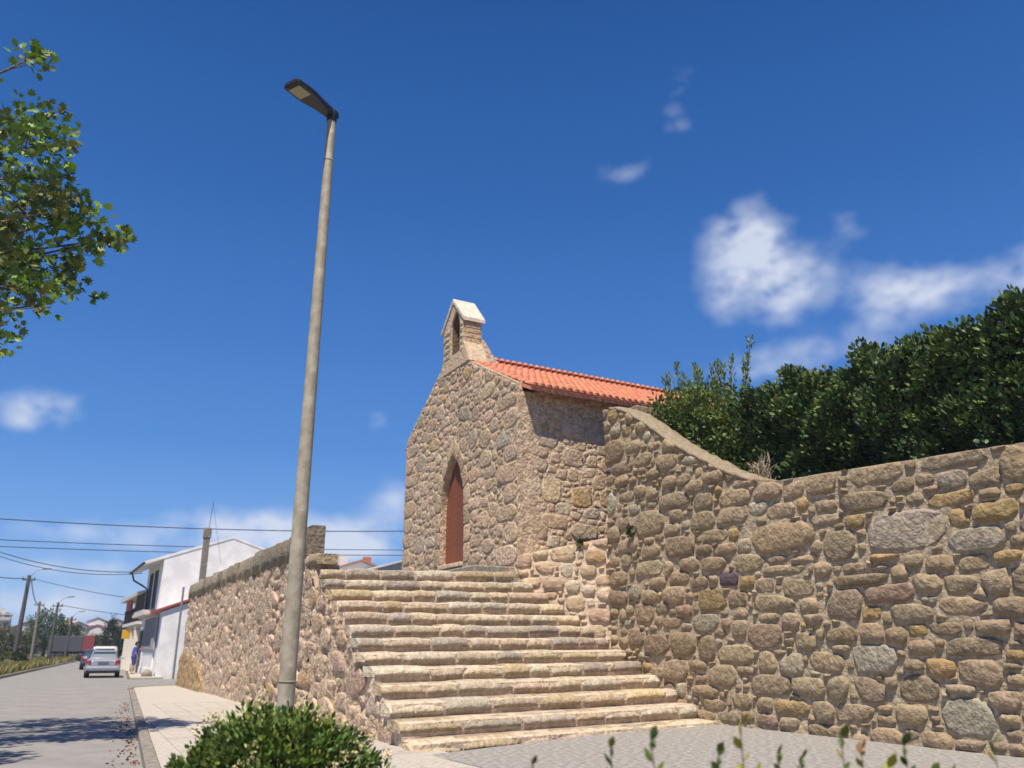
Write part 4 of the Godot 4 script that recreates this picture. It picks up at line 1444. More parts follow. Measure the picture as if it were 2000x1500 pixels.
	extr(hr, PackedVector2Array([Vector2(20.7, 6.78), Vector2(25.2, 8.08), Vector2(30.5, 7.12), Vector2(30.5, 7.24), Vector2(25.2, 8.2), Vector2(20.7, 6.9)]), near_frame(61.6), -14.6, 0.0)
	put("roof", hr.mesh(), M.paint, h)
	var h2 := gable_house("house_behind_landing", "white house with terracotta chimney peeping over the landing wall", "house", P(72, 0, 24.5), 0.0, Vector3(7.0, 7.6, 8), 0.32, Color(0.7, 0.68, 0.66), Color(0.30, 0.16, 0.11))
	pbox(h2, "chimney", Vector3(0.6, 8.0, -0.8), Vector3(1.2, 9.3, -1.4), Color(0.5, 0.17, 0.09))
	pbox(h2, "chimney", Vector3(-1.7, 8.0, -0.8), Vector3(-1.0, 9.4, -1.5), Color(0.7, 0.68, 0.66))

# ---------------------------------------------------------------- what stands far off
func build_far() -> void:
	var terra := Color(0.42, 0.13, 0.07)
	var rust := Color(0.36, 0.10, 0.09)
	var pale := Color(0.68, 0.64, 0.6)
	var list := [
		[255, 9.0, 7, 5.0, terra, pale, "terracotta roofed house at the left foot of the far hill", 0.3],
		[262, 14.5, 10, 4.2, rust, pale, "wide house with dull red roof low on the far hill", -0.2],
		[270, 20.5, 7, 4.0, terra, Color(0.6, 0.5, 0.42), "beige house with orange roof near the dark cypress", 0.1],
		[296, 11.0, 8, 4.6, Color(0.5, 0.4, 0.36), pale, "white house with pale roof half way up the far hill", 0.2],
		[300, 16.5, 6, 6.0, terra, Color(0.75, 0.74, 0.73), "tall white house at the crest of the far hill", -0.1],
		[306, 22.5, 11, 4.5, Color(0.5, 0.38, 0.3), Color(0.58, 0.5, 0.42), "long sand coloured house on the crest of the far hill", 0.15],
		[322, 29.0, 8, 5.0, terra, pale, "orange roofed house on the right shoulder of the far hill", 0.0],
		[285, 26.5, 7, 4.0, rust, Color(0.6, 0.55, 0.5), "small house with rust roof below the right shoulder of the hill", 0.3],
		[330, 8.0, 7, 4.6, terra, pale, "orange roofed house on the hill's left shoulder", -0.3],
		[250, -6.4, 7, 4.0, Color(0.45, 0.16, 0.09), pale, "orange roofed house among trees by the round tree's left", 0.2],
		[318, -2.0, 8, 4.5, terra, pale, "white house behind the big round tree", 0.1]]
	for q in list:
		var b: float = q[1]
		gable_house("hill_house", q[6], "house", P(q[0], maxf(hill_h(q[0], b), -0.2), b), q[7], Vector3(q[2], q[3], 8), 0.4, q[5], q[4], "houses on the far hill", 1)
	var ap := thing("apartment_block", "grey beige apartment block above the trees at the left edge", "building", P(300, 0, -10.5), 0.05)
	pbox(ap, "wall", Vector3(-6, -1, -9), Vector3(3.4, 11.2, 0), Color(0.45, 0.41, 0.36))
	pbox(ap, "roof", Vector3(-6.2, 11.2, -9.2), Vector3(3.6, 11.6, 0.2), Color(0.5, 0.48, 0.45))
	pbox(ap, "stair_tower", Vector3(-1.6, 11.6, -5), Vector3(1.4, 13.2, -1.5), Color(0.6, 0.58, 0.55))
	for f in 4:
		pbox(ap, "balcony", Vector3(-5.6, 1.2 + f * 2.8, 0.02), Vector3(3.0, 2.1 + f * 2.8, 0.9), Color(0.55, 0.5, 0.44))
		for k in 4:
			window(ap, Transform3D(Basis(), Vector3(-5.2 + 2.2 * k, 2.15 + f * 2.8, 0.0)), 1.3, 1.3, Color(0.25, 0.25, 0.25))
	var tr := thing("parked_trailer", "long dark grey truck trailer with red tail parked beyond the field", "trailer", P(112, 0, 3.4), 0.0)
	pbox(tr, "cargo_box", Vector3(-2.0, 1.05, -2.4), Vector3(1.55, 2.75, 0), Color(0.075, 0.08, 0.10), null, 0.04)
	pbox(tr, "red_tail", Vector3(1.56, 1.05, -2.4), Vector3(2.75, 2.85, 0), Color(0.25, 0.05, 0.055), null, 0.04)
	pbox(tr, "chassis", Vector3(-1.9, 0.75, -2.2), Vector3(2.6, 1.03, -0.1), Color(0.03, 0.03, 0.03))
	for x in [-1.4, -0.6, 1.5, 2.2]:
		put("wheel", tube_mesh([Vector3(x, 0.42, -0.35), Vector3(x, 0.42, -0.05)], [0.48], 14), M.rubber, tr)
	var green := [Color(0.055, 0.105, 0.03), Color(0.075, 0.13, 0.035), Color(0.045, 0.085, 0.03)]
	var dark := [Color(0.022, 0.048, 0.026), Color(0.03, 0.06, 0.03)]
	var dull := [Color(0.075, 0.095, 0.03), Color(0.06, 0.08, 0.035), Color(0.09, 0.1, 0.03)]
	blob_tree("round_tree", "big round green tree behind the leaning roadside poles", P(118, 0, 1.1), 5.6, 6.0, 0.9, green, 700, 0.2)
	blob_tree("round_tree", "second crown of the green tree group, right of the big round tree", P(122, 0, 3.9), 3.6, 4.6, 0.8, green, 380, 0.2)
	blob_tree("field_tree", "dark bushy tree at the left edge beyond the field", P(104, 0, -3.4), 5.0, 3.5, 0.4, dull, 420, 0.2, "trees beyond the field")
	blob_tree("field_tree", "low tree between the left edge and the big round tree", P(112, 0, -0.9), 3.2, 3.0, 0.4, dull, 300, 0.2, "trees beyond the field")
	blob_tree("field_tree", "leafy tree at the end of the road, left of the dark cypress", P(128, 0, 7.4), 3.2, 3.3, 0.5, dull, 360, 0.2, "trees beyond the field")
	blob_tree("field_tree", "small tree behind the trailer's red end", P(134, 0, 6.2), 2.6, 2.9, 0.4, green, 240, 0.2, "trees beyond the field")
	blob_tree("cypress", "tall dark pointed cypress at the end of the street", P(116, 0, 8.0), 1.9, 5.3, 0.3, dark, 420, 0.17)
	blob_tree("dark_tree", "dark tree just right of the cypress by the last houses", P(112, 0, 8.9), 1.7, 3.7, 0.4, dark, 260, 0.18)
	for k in 9:
		var b := -18.0 + k * 5.6 + rf(-1, 1)
		blob_tree("hill_tree", "%s tree on the far hill, counted %s from the left" % ["dark" if k % 2 == 0 else "lighter", ORDINAL[k]], P(275 + rf(-20, 50), maxf(hill_h(290, b) - 0.4, 0), b), rf(5, 8), rf(4.0, 5.6), 0.8, dark if k % 2 else green, 120, 0.5, "trees on the far hill")
	# rough grass on the verge and in the field
	var gl := []
	var gm := leaf(1.0, 0.16, 0.3)
	var gc := [Color(0.25, 0.22, 0.075), Color(0.17, 0.19, 0.05), Color(0.31, 0.26, 0.11), Color(0.12, 0.15, 0.04)]
	for k in 26000:
		var a := 42.0 + 90.0 * pow(rng.randf(), 1.3)
		var b := verge_line(a) - 0.3 - 9.0 * pow(rng.randf(), 1.6)
		var c: Color = gc[rng.randi() % 4]
		gl.append([aim(P(a, 0.04, b), Vector3(rf(-0.5, 0.5), 1, rf(-0.5, 0.5)), rf(0.25, 0.6)), shade(c, 0.25)])
	leaves("verge_grass", self, gm, M.foliage, gl)
	tag(get_child(get_child_count() - 1), "dry yellow green grass on the verge left of the road", "grass")

# ---------------------------------------------------------------- poles, wires, lamp, cars, people
func hang(mb: MB, p0: Vector3, p1: Vector3, sag: float, r: float) -> void:
	var pts := []
	for k in 17:
		var t := k / 16.0
		pts.append(p0.lerp(p1, t) - Vector3(0, sag * 4.0 * t * (1.0 - t), 0))
	tube(mb, pts, [r], 5)

func cable(label: String, p0: Vector3, p1: Vector3, sag: float, r: float, group := "") -> void:
	var mb := MB.new()
	hang(mb, p0, p1, sag, r)
	tag(put("overhead_cable", mb.mesh(true), M.cable, self), label, "cable", group)

func road_pole(label: String, a: float, b: float, h: float, r: float, m: Material, lean: float, lamp: float) -> void:
	var t := thing("utility_pole", label, "utility pole", P(a, 0, b), 0.0, "poles along the left side of the road")
	put("post", tube_mesh([Vector3(0, -0.4, 0), Vector3(lean, h, 0)], [r, r * 0.62], 8), m, t)
	var cm := MB.new()
	box(cm, Transform3D(Basis(), Vector3(lean * 0.95, h - 0.35, 0)), Vector3(0.9, 0.09, 0.1), 0.01)
	put("cross_arm", cm.mesh(), m, t)
	for x in [-0.38, 0.0, 0.38]:
		put("insulator", tube_mesh([Vector3(lean + x, h - 0.3, 0), Vector3(lean + x, h - 0.12, 0)], [0.05, 0.035], 6), M.concrete, t)
	if lamp > 0.0:
		put("lamp_arm", tube_mesh([Vector3(lean, h - 0.15, 0), Vector3(lean + lamp * 0.45, h + 0.36, 0), Vector3(lean + lamp * 0.85, h + 0.5, 0)], [0.022], 5), M.metal_grey, t)
		var lm := MB.new()
		box(lm, Transform3D(Basis(Vector3(0, 0, 1), 0.12), Vector3(lean + lamp * 1.1, h + 0.53, 0)), Vector3(0.62, 0.11, 0.24), 0.04)
		put("lamp_head", lm.mesh(), M.metal_grey, t)

func build_street_things() -> void:
	# the lamp post in front
	var t := thing("street_lamp", "tall tapering grey lamp post with flat black lamp head, behind the flowering bush", "street lamp", P(7.0, 0, 1.82))
	put("pole", tube_mesh([Vector3(0, -0.3, 0), Vector3(0, 1.05, 0), Vector3(0, 5.86, 0), Vector3(0, 6.34, 0)], [0.072, 0.068, 0.046, 0.043], 20), M.galv, t)
	put("joint", tube_mesh([Vector3(0, 1.045, 0), Vector3(0, 1.06, 0)], [0.0705], 20), M.concrete, t)
	put("joint", tube_mesh([Vector3(0, 5.855, 0), Vector3(0, 5.866, 0)], [0.0485], 20), M.concrete, t)
	put("base_plate", bx(Vector3(-0.17, -0.02, -0.17), Vector3(0.17, 0.02, 0.17), 0.008), M.galv, t)
	var hd := MB.new()
	var d := Vector3(-0.87, 0.0, 0.49).normalized()
	var sd := Vector3(-d.z, 0, d.x)
	var o := Vector3(0, 6.40, 0)
	var rings := []
	for q in [[-0.06, 0.045, -0.035, 0.04], [0.03, 0.05, -0.04, 0.045], [0.2, 0.07, -0.03, 0.05], [0.34, 0.105, -0.025, 0.05], [0.42, 0.115, -0.022, 0.048], [0.60, 0.112, -0.018, 0.04], [0.62, 0.10, -0.005, 0.03]]:
		var c: Vector3 = o + d * q[0] * 0.9
		q[1] *= 0.86
		rings.append([c + sd * q[1] + Vector3(0, q[2], 0), c + sd * q[1] * 1.02 + Vector3(0, (q[2] + q[3]) * 0.5, 0), c + sd * q[1] * 0.8 + Vector3(0, q[3], 0), c - sd * q[1] * 0.8 + Vector3(0, q[3], 0), c - sd * q[1] * 1.02 + Vector3(0, (q[2] + q[3]) * 0.5, 0), c - sd * q[1] + Vector3(0, q[2], 0)])
	loft(hd, rings)
	var head := put("lamp_head", hd.mesh(), M.black, t)
	var lm := MB.new()
	box(lm, Transform3D(Basis(d, Vector3.UP, d.cross(Vector3.UP)), o + d * 0.44 + Vector3(0, -0.024, 0)), Vector3(0.155, 0.012, 0.145), 0.003)
	put("lens", lm.mesh(), M.lens, head)
	put("collar", tube_mesh([Vector3(0, 6.31, 0), Vector3(0, 6.43, 0)], [0.05], 16), M.black, t)
	# roadside poles on the left
	road_pole("nearest dark roadside pole with lamp arm, by the verge rocks", 74.3, -1.16, 6.7, 0.2, M.dark_pole, 0.06, 1.0)
	road_pole("pale concrete pole second from the left along the verge", 95.0, -0.03, 5.75, 0.17, M.concrete, -0.1, 0.0)
	road_pole("dark lamp pole in front of the big round tree", 90.5, 1.35, 5.5, 0.16, M.dark_pole, 0.05, 0.9)
	road_pole("thin far pole behind the trailer, between two lamp poles", 125.0, 2.85, 5.1, 0.14, M.concrete, 0.0, 0.0)
	road_pole("farthest dark lamp pole right of the trailer's middle", 104.0, 3.06, 4.7, 0.15, M.dark_pole, 0.1, 0.8)
	# cables
	cable("topmost cable crossing the sky behind the lamp post", P(60, 9.2, -14), P(56, 10.1, 30), 0.75, 0.032)
	cable("middle cable crossing behind the lamp post", P(60, 7.75, -14), P(56, 8.55, 30), 0.45, 0.026, "two lower cables across the street")
	cable("lower of the pair of cables crossing behind the lamp post", P(60, 7.3, -14), P(56, 8.15, 30), 0.4, 0.026, "two lower cables across the street")
	cable("slack cable dipping from the upper left to the white house eave", P(58, 7.35, -4.2), P(54.5, 5.7, 5.0), 0.55, 0.024, "slack cables to the white house")
	cable("second slack cable just under the other, to the white house eave", P(58, 7.15, -4.2), P(54.5, 5.62, 5.0), 0.65, 0.02, "slack cables to the white house")
	cable("cable running in from the left edge to the nearest dark pole", P(56, 6.2, -6.0), P(74.3, 6.45, -1.3), 0.35, 0.03)
	cable("cable between the nearest dark pole and the pale pole", P(74.3, 6.3, -0.9), P(95, 5.5, -0.15), 0.5, 0.035)
	cable("cable between the pale pole and the farthest lamp pole", P(95, 5.5, 0.0), P(104, 4.5, 3.1), 0.35, 0.035)
	cable("long thin cable from the nearest pole to the yellow house eave", P(74.3, 6.5, -1.0), P(62, 4.6, 4.8), 0.1, 0.02)
	cable("thin cable from the lamp pole by the round tree to the row houses", P(90.5, 5.3, 1.4), P(79, 3.9, 8.3), 0.1, 0.025)
	# poles near the white house
	var cp := thing("concrete_mast", "square concrete mast with thin rod rising behind the long rubble wall", "mast", P(42, 0, 6.5))
	var mm := MB.new()
	box(mm, Transform3D(Basis(), Vector3(0, 3.1, 0)), Vector3(0.27, 6.6, 0.27), 0.02)
	put("shaft", mm.mesh(), M.concrete, cp)
	var m2 := MB.new()
	box(m2, Transform3D(Basis(), Vector3(0, 6.62, 0)), Vector3(0.34, 0.5, 0.34), 0.03)
	put("head", m2.mesh(), M.concrete, cp)
	put("rod", tube_mesh([Vector3(0.05, 6.8, 0), Vector3(0.12, 8.2, 0)], [0.014, 0.01], 5), M.cable, cp)
	put("guy_wire", tube_mesh([Vector3(0.12, 8.1, 0), Vector3(0.75, 5.2, 0.1)], [0.006], 4), M.cable, cp)
	tag(put("thin_post", tube_mesh([P(43.9, -0.2, 5.98), P(43.9, 4.2, 5.98)], [0.055, 0.05], 8), M.metal_grey, self), "thin grey metal post by the white house wall, past the rubble wall", "post")
	# wheel stop and rocks
	rock("corner_stone", "rounded grey stone at the foot of the white house corner", P(46.2, 0.02, 5.05), Vector3(0.24, 0.2, 0.2), Color(0.34, 0.31, 0.27))
	rock("verge_rock", "large dark rock under the verge bush by the nearest pole", P(70.5, 0.1, -1.3), Vector3(0.5, 0.34, 0.4), Color(0.1, 0.09, 0.085))
	rock("verge_rock", "smaller pale rock to the right of the dark verge rock", P(70.2, 0.08, -0.62), Vector3(0.36, 0.2, 0.3), Color(0.3, 0.28, 0.25))
	rock("verge_rock", "flat brown rock at the left edge of the verge", P(69.5, 0.08, -1.95), Vector3(0.4, 0.2, 0.3), Color(0.22, 0.17, 0.12))
	car("silver_car", "silver saloon car seen from behind on the road", P(48.3, -0.02, 3.2), 0.07, Color(0.5, 0.51, 0.54), true)
	car("dark_car", "dark blue car half hidden in front of the silver one", P(67.0, -0.02, 3.8), 0.07, Color(0.03, 0.06, 0.10), false)
	van("white_van", "white van roof showing over the silver car", P(78.0, -0.16, 5.2), 0.08)
	person()

func rock(called: String, label: String, at: Vector3, s: Vector3, col: Color) -> void:
	var mb := MB.new()
	mb.col = col
	var rings := []
	for i in 7:
		var th := PI * (i + 0.35) / 7.0
		var ring := []
		for k in 12:
			var ph := TAU * k / 12.0
			var d := Vector3(sin(th) * cos(ph), cos(th), sin(th) * sin(ph))
			var w := 1.0 + 0.5 * nz.get_noise_3d(d.x * 2.0 + at.x * 5.0, d.y * 2.0, d.z * 2.0 + at.z)
			ring.append(d * s * w + Vector3(0, s.y * 0.5, 0))
		rings.append(ring)
	loft(mb, rings)
	var o := put(called, mb.mesh(true), M.stone, self)
	o.position = at
	tag(o, label, "rock")

func car_ring(z: float, hw: float, y0: float, y1: float, y2: float, r: float) -> Array:
	return [Vector3(-hw + r, y0, z), Vector3(-hw + 0.02, y0 + 0.12, z), Vector3(-hw, y1, z), Vector3(-hw + 0.06, y2 - 0.05, z), Vector3(-hw + r + 0.1, y2, z), Vector3(hw - r - 0.1, y2, z), Vector3(hw - 0.06, y2 - 0.05, z), Vector3(hw, y1, z), Vector3(hw - 0.02, y0 + 0.12, z), Vector3(hw - r, y0, z)]

func wheel(parent: Node, x: float, z: float, r := 0.32) -> void:
	var w := put("wheel", tube_mesh([Vector3(x - 0.11, r, z), Vector3(x - 0.07, r, z), Vector3(x + 0.07, r, z), Vector3(x + 0.11, r, z)], [r * 0.93, r, r, r * 0.93], 20), M.rubber, parent)
	put("rim", tube_mesh([Vector3(x - 0.115, r, z), Vector3(x + 0.115, r, z)], [r * 0.6], 14), M.metal_grey, w)

func car(called: String, label: String, at: Vector3, turn: float, col: Color, silver: bool) -> void:   # rear towards +Z
	var t := thing(called, label, "car", at, -turn)
	t.scale = Vector3.ONE * (0.88 if silver else 0.9)
	var mb := MB.new()
	mb.col = col
	loft(mb, [car_ring(2.30, 0.80, 0.36, 0.6, 0.82, 0.14), car_ring(2.24, 0.86, 0.3, 0.62, 0.98, 0.12), car_ring(1.7, 0.895, 0.24, 0.65, 1.03, 0.1), car_ring(1.0, 0.90, 0.22, 0.65, 1.0, 0.1), car_ring(-1.0, 0.90, 0.22, 0.65, 0.96, 0.1), car_ring(-1.8, 0.88, 0.24, 0.6, 0.82, 0.12), car_ring(-2.2, 0.8, 0.3, 0.52, 0.7, 0.15), car_ring(-2.3, 0.68, 0.34, 0.5, 0.62, 0.15)])
	var paint: Material = M.silver if silver else M.gloss
	put("body", mb.mesh(true), paint, t)
	var cab := MB.new()
	cab.col = col
	var rr := func(z: float, hb: float, ht: float, y0: float, y1: float) -> Array: return [Vector3(-hb, y0, z), Vector3(-ht, y1 - 0.05, z), Vector3(-ht + 0.12, y1, z), Vector3(ht - 0.12, y1, z), Vector3(ht, y1 - 0.05, z), Vector3(hb, y0, z)]
	loft(cab, [rr.call(1.78, 0.74, 0.7, 0.98, 1.05), rr.call(1.05, 0.78, 0.62, 0.96, 1.40), rr.call(0.5, 0.79, 0.62, 0.95, 1.455), rr.call(-0.3, 0.79, 0.62, 0.94, 1.44), rr.call(-1.15, 0.78, 0.72, 0.92, 0.99)])
	put("cabin", cab.mesh(true), paint, t)
	var q := func(called2: String, pts: Array, m: Material, c: Color) -> void:
		var pb := MB.new()
		pb.col = c
		pb.face(pts)
		var n := (pts[1] - pts[0]).cross(pts[2] - pts[0]).normalized() as Vector3
		var back := []
		for x in pts:
			back.append(x - n * 0.03)
		back.reverse()
		pb.face(back)
		for k in pts.size():
			var k2 := (k + 1) % pts.size()
			pb.face([pts[k], pts[k] - n * 0.03, pts[k2] - n * 0.03, pts[k2]])
		put(called2, pb.mesh(), m, t)
	q.call("rear_window", [Vector3(-0.64, 1.05, 1.73), Vector3(0.64, 1.05, 1.73), Vector3(0.53, 1.36, 1.16), Vector3(-0.53, 1.36, 1.16)], M.glass, col)
	q.call("windscreen", [Vector3(0.66, 1.0, -1.18), Vector3(-0.66, 1.0, -1.18), Vector3(-0.55, 1.4, -0.36), Vector3(0.55, 1.4, -0.36)], M.glass, col)
	for s in [-1, 1]:
		var sp := [Vector3(s * 0.79, 1.02, 1.35), Vector3(s * 0.79, 1.02, -0.85), Vector3(s * 0.66, 1.36, -0.25), Vector3(s * 0.665, 1.37, 0.9)]
		if s == -1:
			sp.reverse()
		q.call("side_window", sp, M.glass, col)
		var lb := MB.new()
		lb.col = Color(0.30, 0.012, 0.018)
		box(lb, Transform3D(Basis(Vector3.UP, s * 0.25), Vector3(s * 0.72, 0.80, 2.24)), Vector3(0.26, 0.26, 0.12), 0.03)
		put("tail_light", lb.mesh(), M.gloss, t)
		wheel(t, s * 0.78, 1.45)
		wheel(t, s * 0.78, -1.4)
		var mr := MB.new()
		mr.col = col
		box(mr, Transform3D(Basis(), Vector3(s * 0.98, 1.03, -0.7)), Vector3(0.18, 0.13, 0.1), 0.03)
		put("mirror", mr.mesh(), M.gloss, t)
	var bm := MB.new()
	bm.col = col * 0.9
	box(bm, Transform3D(Basis(), Vector3(0, 0.50, 2.28)), Vector3(1.66, 0.2, 0.18), 0.05)
	put("bumper", bm.mesh(), paint, t)
	pbox(t, "bumper_skirt", Vector3(-0.78, 0.26, 2.0), Vector3(0.78, 0.39, 2.3), Color(0.03, 0.03, 0.03), null, 0.02)
	pbox(t, "number_plate", Vector3(-0.27, 0.72, 2.25), Vector3(0.27, 0.84, 2.325), Color(0.12, 0.12, 0.13), null, 0.005)
	pbox(t, "boot_strip", Vector3(-0.5, 0.86, 2.2), Vector3(0.5, 0.89, 2.30), Color(0.6, 0.6, 0.62), M.silver, 0.005)

func van(called: String, label: String, at: Vector3, turn: float) -> void:
	var t := thing(called, label, "van", at, -turn)
	var mb := MB.new()
	mb.col = Color(0.74, 0.74, 0.74)
	loft(mb, [car_ring(2.4, 0.86, 0.35, 0.9, 1.62, 0.14), car_ring(2.3, 0.92, 0.3, 0.9, 1.68, 0.12), car_ring(-0.9, 0.92, 0.3, 0.9, 1.68, 0.12), car_ring(-1.6, 0.9, 0.3, 0.7, 1.15, 0.12), car_ring(-2.3, 0.8, 0.35, 0.6, 0.85, 0.15)])
	put("body", mb.mesh(true), M.gloss, t)
	pbox(t, "rear_window", Vector3(-0.66, 1.12, 2.3), Vector3(0.66, 1.5, 2.42), Color(1, 1, 1), M.glass, 0.02)
	for s in [-1, 1]:
		pbox(t, "tail_light", Vector3(s * 0.85 - 0.07, 0.8, 2.3), Vector3(s * 0.85 + 0.07, 1.1, 2.42), Color(0.3, 0.012, 0.018), M.gloss, 0.02)
		wheel(t, s * 0.8, 1.5)
		wheel(t, s * 0.8, -1.5)

# one continuous figure from tapered capsules joined with a smooth minimum, meshed as surface nets
func flesh(mb: MB, bones: Array, cell: float, k: float) -> void:   # bones: [from, to, radius, radius]
	var lo := Vector3(1e9, 1e9, 1e9)
	var hi := -lo
	for q in bones:
		var r := maxf(q[2], q[3]) + cell * 2.5
		lo = lo.min(q[0] - Vector3.ONE * r).min(q[1] - Vector3.ONE * r)
		hi = hi.max(q[0] + Vector3.ONE * r).max(q[1] + Vector3.ONE * r)
	var n := Vector3i(((hi - lo) / cell).ceil()) + Vector3i.ONE
	var f := PackedFloat32Array()
	f.resize(n.x * n.y * n.z)
	f.fill(1.0)
	var acc := PackedFloat32Array()
	acc.resize(f.size())
	for q in bones:
		var r := maxf(q[2], q[3]) + cell * 2.5
		var b0 := Vector3i((((q[0] as Vector3).min(q[1]) - Vector3.ONE * r - lo) / cell).floor()).clamp(Vector3i.ZERO, n - Vector3i.ONE)
		var b1 := Vector3i((((q[0] as Vector3).max(q[1]) + Vector3.ONE * r - lo) / cell).ceil()).clamp(Vector3i.ZERO, n - Vector3i.ONE)
		var d: Vector3 = q[1] - q[0]
		var dd := maxf(d.length_squared(), 1e-8)
		for z in range(b0.z, b1.z + 1):
			for y in range(b0.y, b1.y + 1):
				for x in range(b0.x, b1.x + 1):
					var p := lo + Vector3(x, y, z) * cell
					var t := clampf((p - q[0]).dot(d) / dd, 0, 1)
					var s := p.distance_to(q[0] + d * t) - lerpf(q[2], q[3], t)
					acc[(z * n.y + y) * n.x + x] += exp(-s / k)
	for i in f.size():
		f[i] = -k * log(acc[i]) if acc[i] > 1e-9 else 1.0
	var id := {}
	var st := [1, n.x, n.x * n.y]
	for z in n.z - 1:
		for y in n.y - 1:
			for x in n.x - 1:
				var b: int = (z * n.y + y) * n.x + x
				var any_in := false
				var any_out := false
				for c in 8:
					if f[b + (c & 1) + ((c >> 1) & 1) * n.x + (c >> 2) * n.x * n.y] < 0:
						any_in = true
					else:
						any_out = true
				if not (any_in and any_out):
					continue
				var sum := Vector3.ZERO
				var m := 0
				for c in 8:
					for ax in 3:
						if c & (1 << ax):
							continue
						var c2 := c | (1 << ax)
						var v0 := f[b + (c & 1) + ((c >> 1) & 1) * n.x + (c >> 2) * n.x * n.y]
						var v1 := f[b + (c2 & 1) + ((c2 >> 1) & 1) * n.x + (c2 >> 2) * n.x * n.y]
						if (v0 < 0) != (v1 < 0):
							var e := Vector3(c & 1, (c >> 1) & 1, c >> 2)
							e[ax] += v0 / (v0 - v1)
							sum += e
							m += 1
				id[b] = mb.p(lo + (Vector3(x, y, z) + sum / m) * cell)
	for b in id:
		var x: int = b % n.x
		var y: int = (b / n.x) % n.y
		var z: int = b / (n.x * n.y)
		for ax in 3:
			var u := (ax + 1) % 3
			var w := (ax + 2) % 3
			var at := [x, y, z]
			if at[u] == 0 or at[w] == 0:
				continue
			var v0 := f[b]
			var v1 := f[b + st[ax]]
			if (v0 < 0) == (v1 < 0):
				continue
			var q := [b, b - st[u], b - st[u] - st[w], b - st[w]]
			if not (id.has(q[1]) and id.has(q[2]) and id.has(q[3])):
				continue
			if v0 < 0:
				mb.q(id[q[0]], id[q[1]], id[q[2]], id[q[3]])
			else:
				mb.q(id[q[3]], id[q[2]], id[q[1]], id[q[0]])

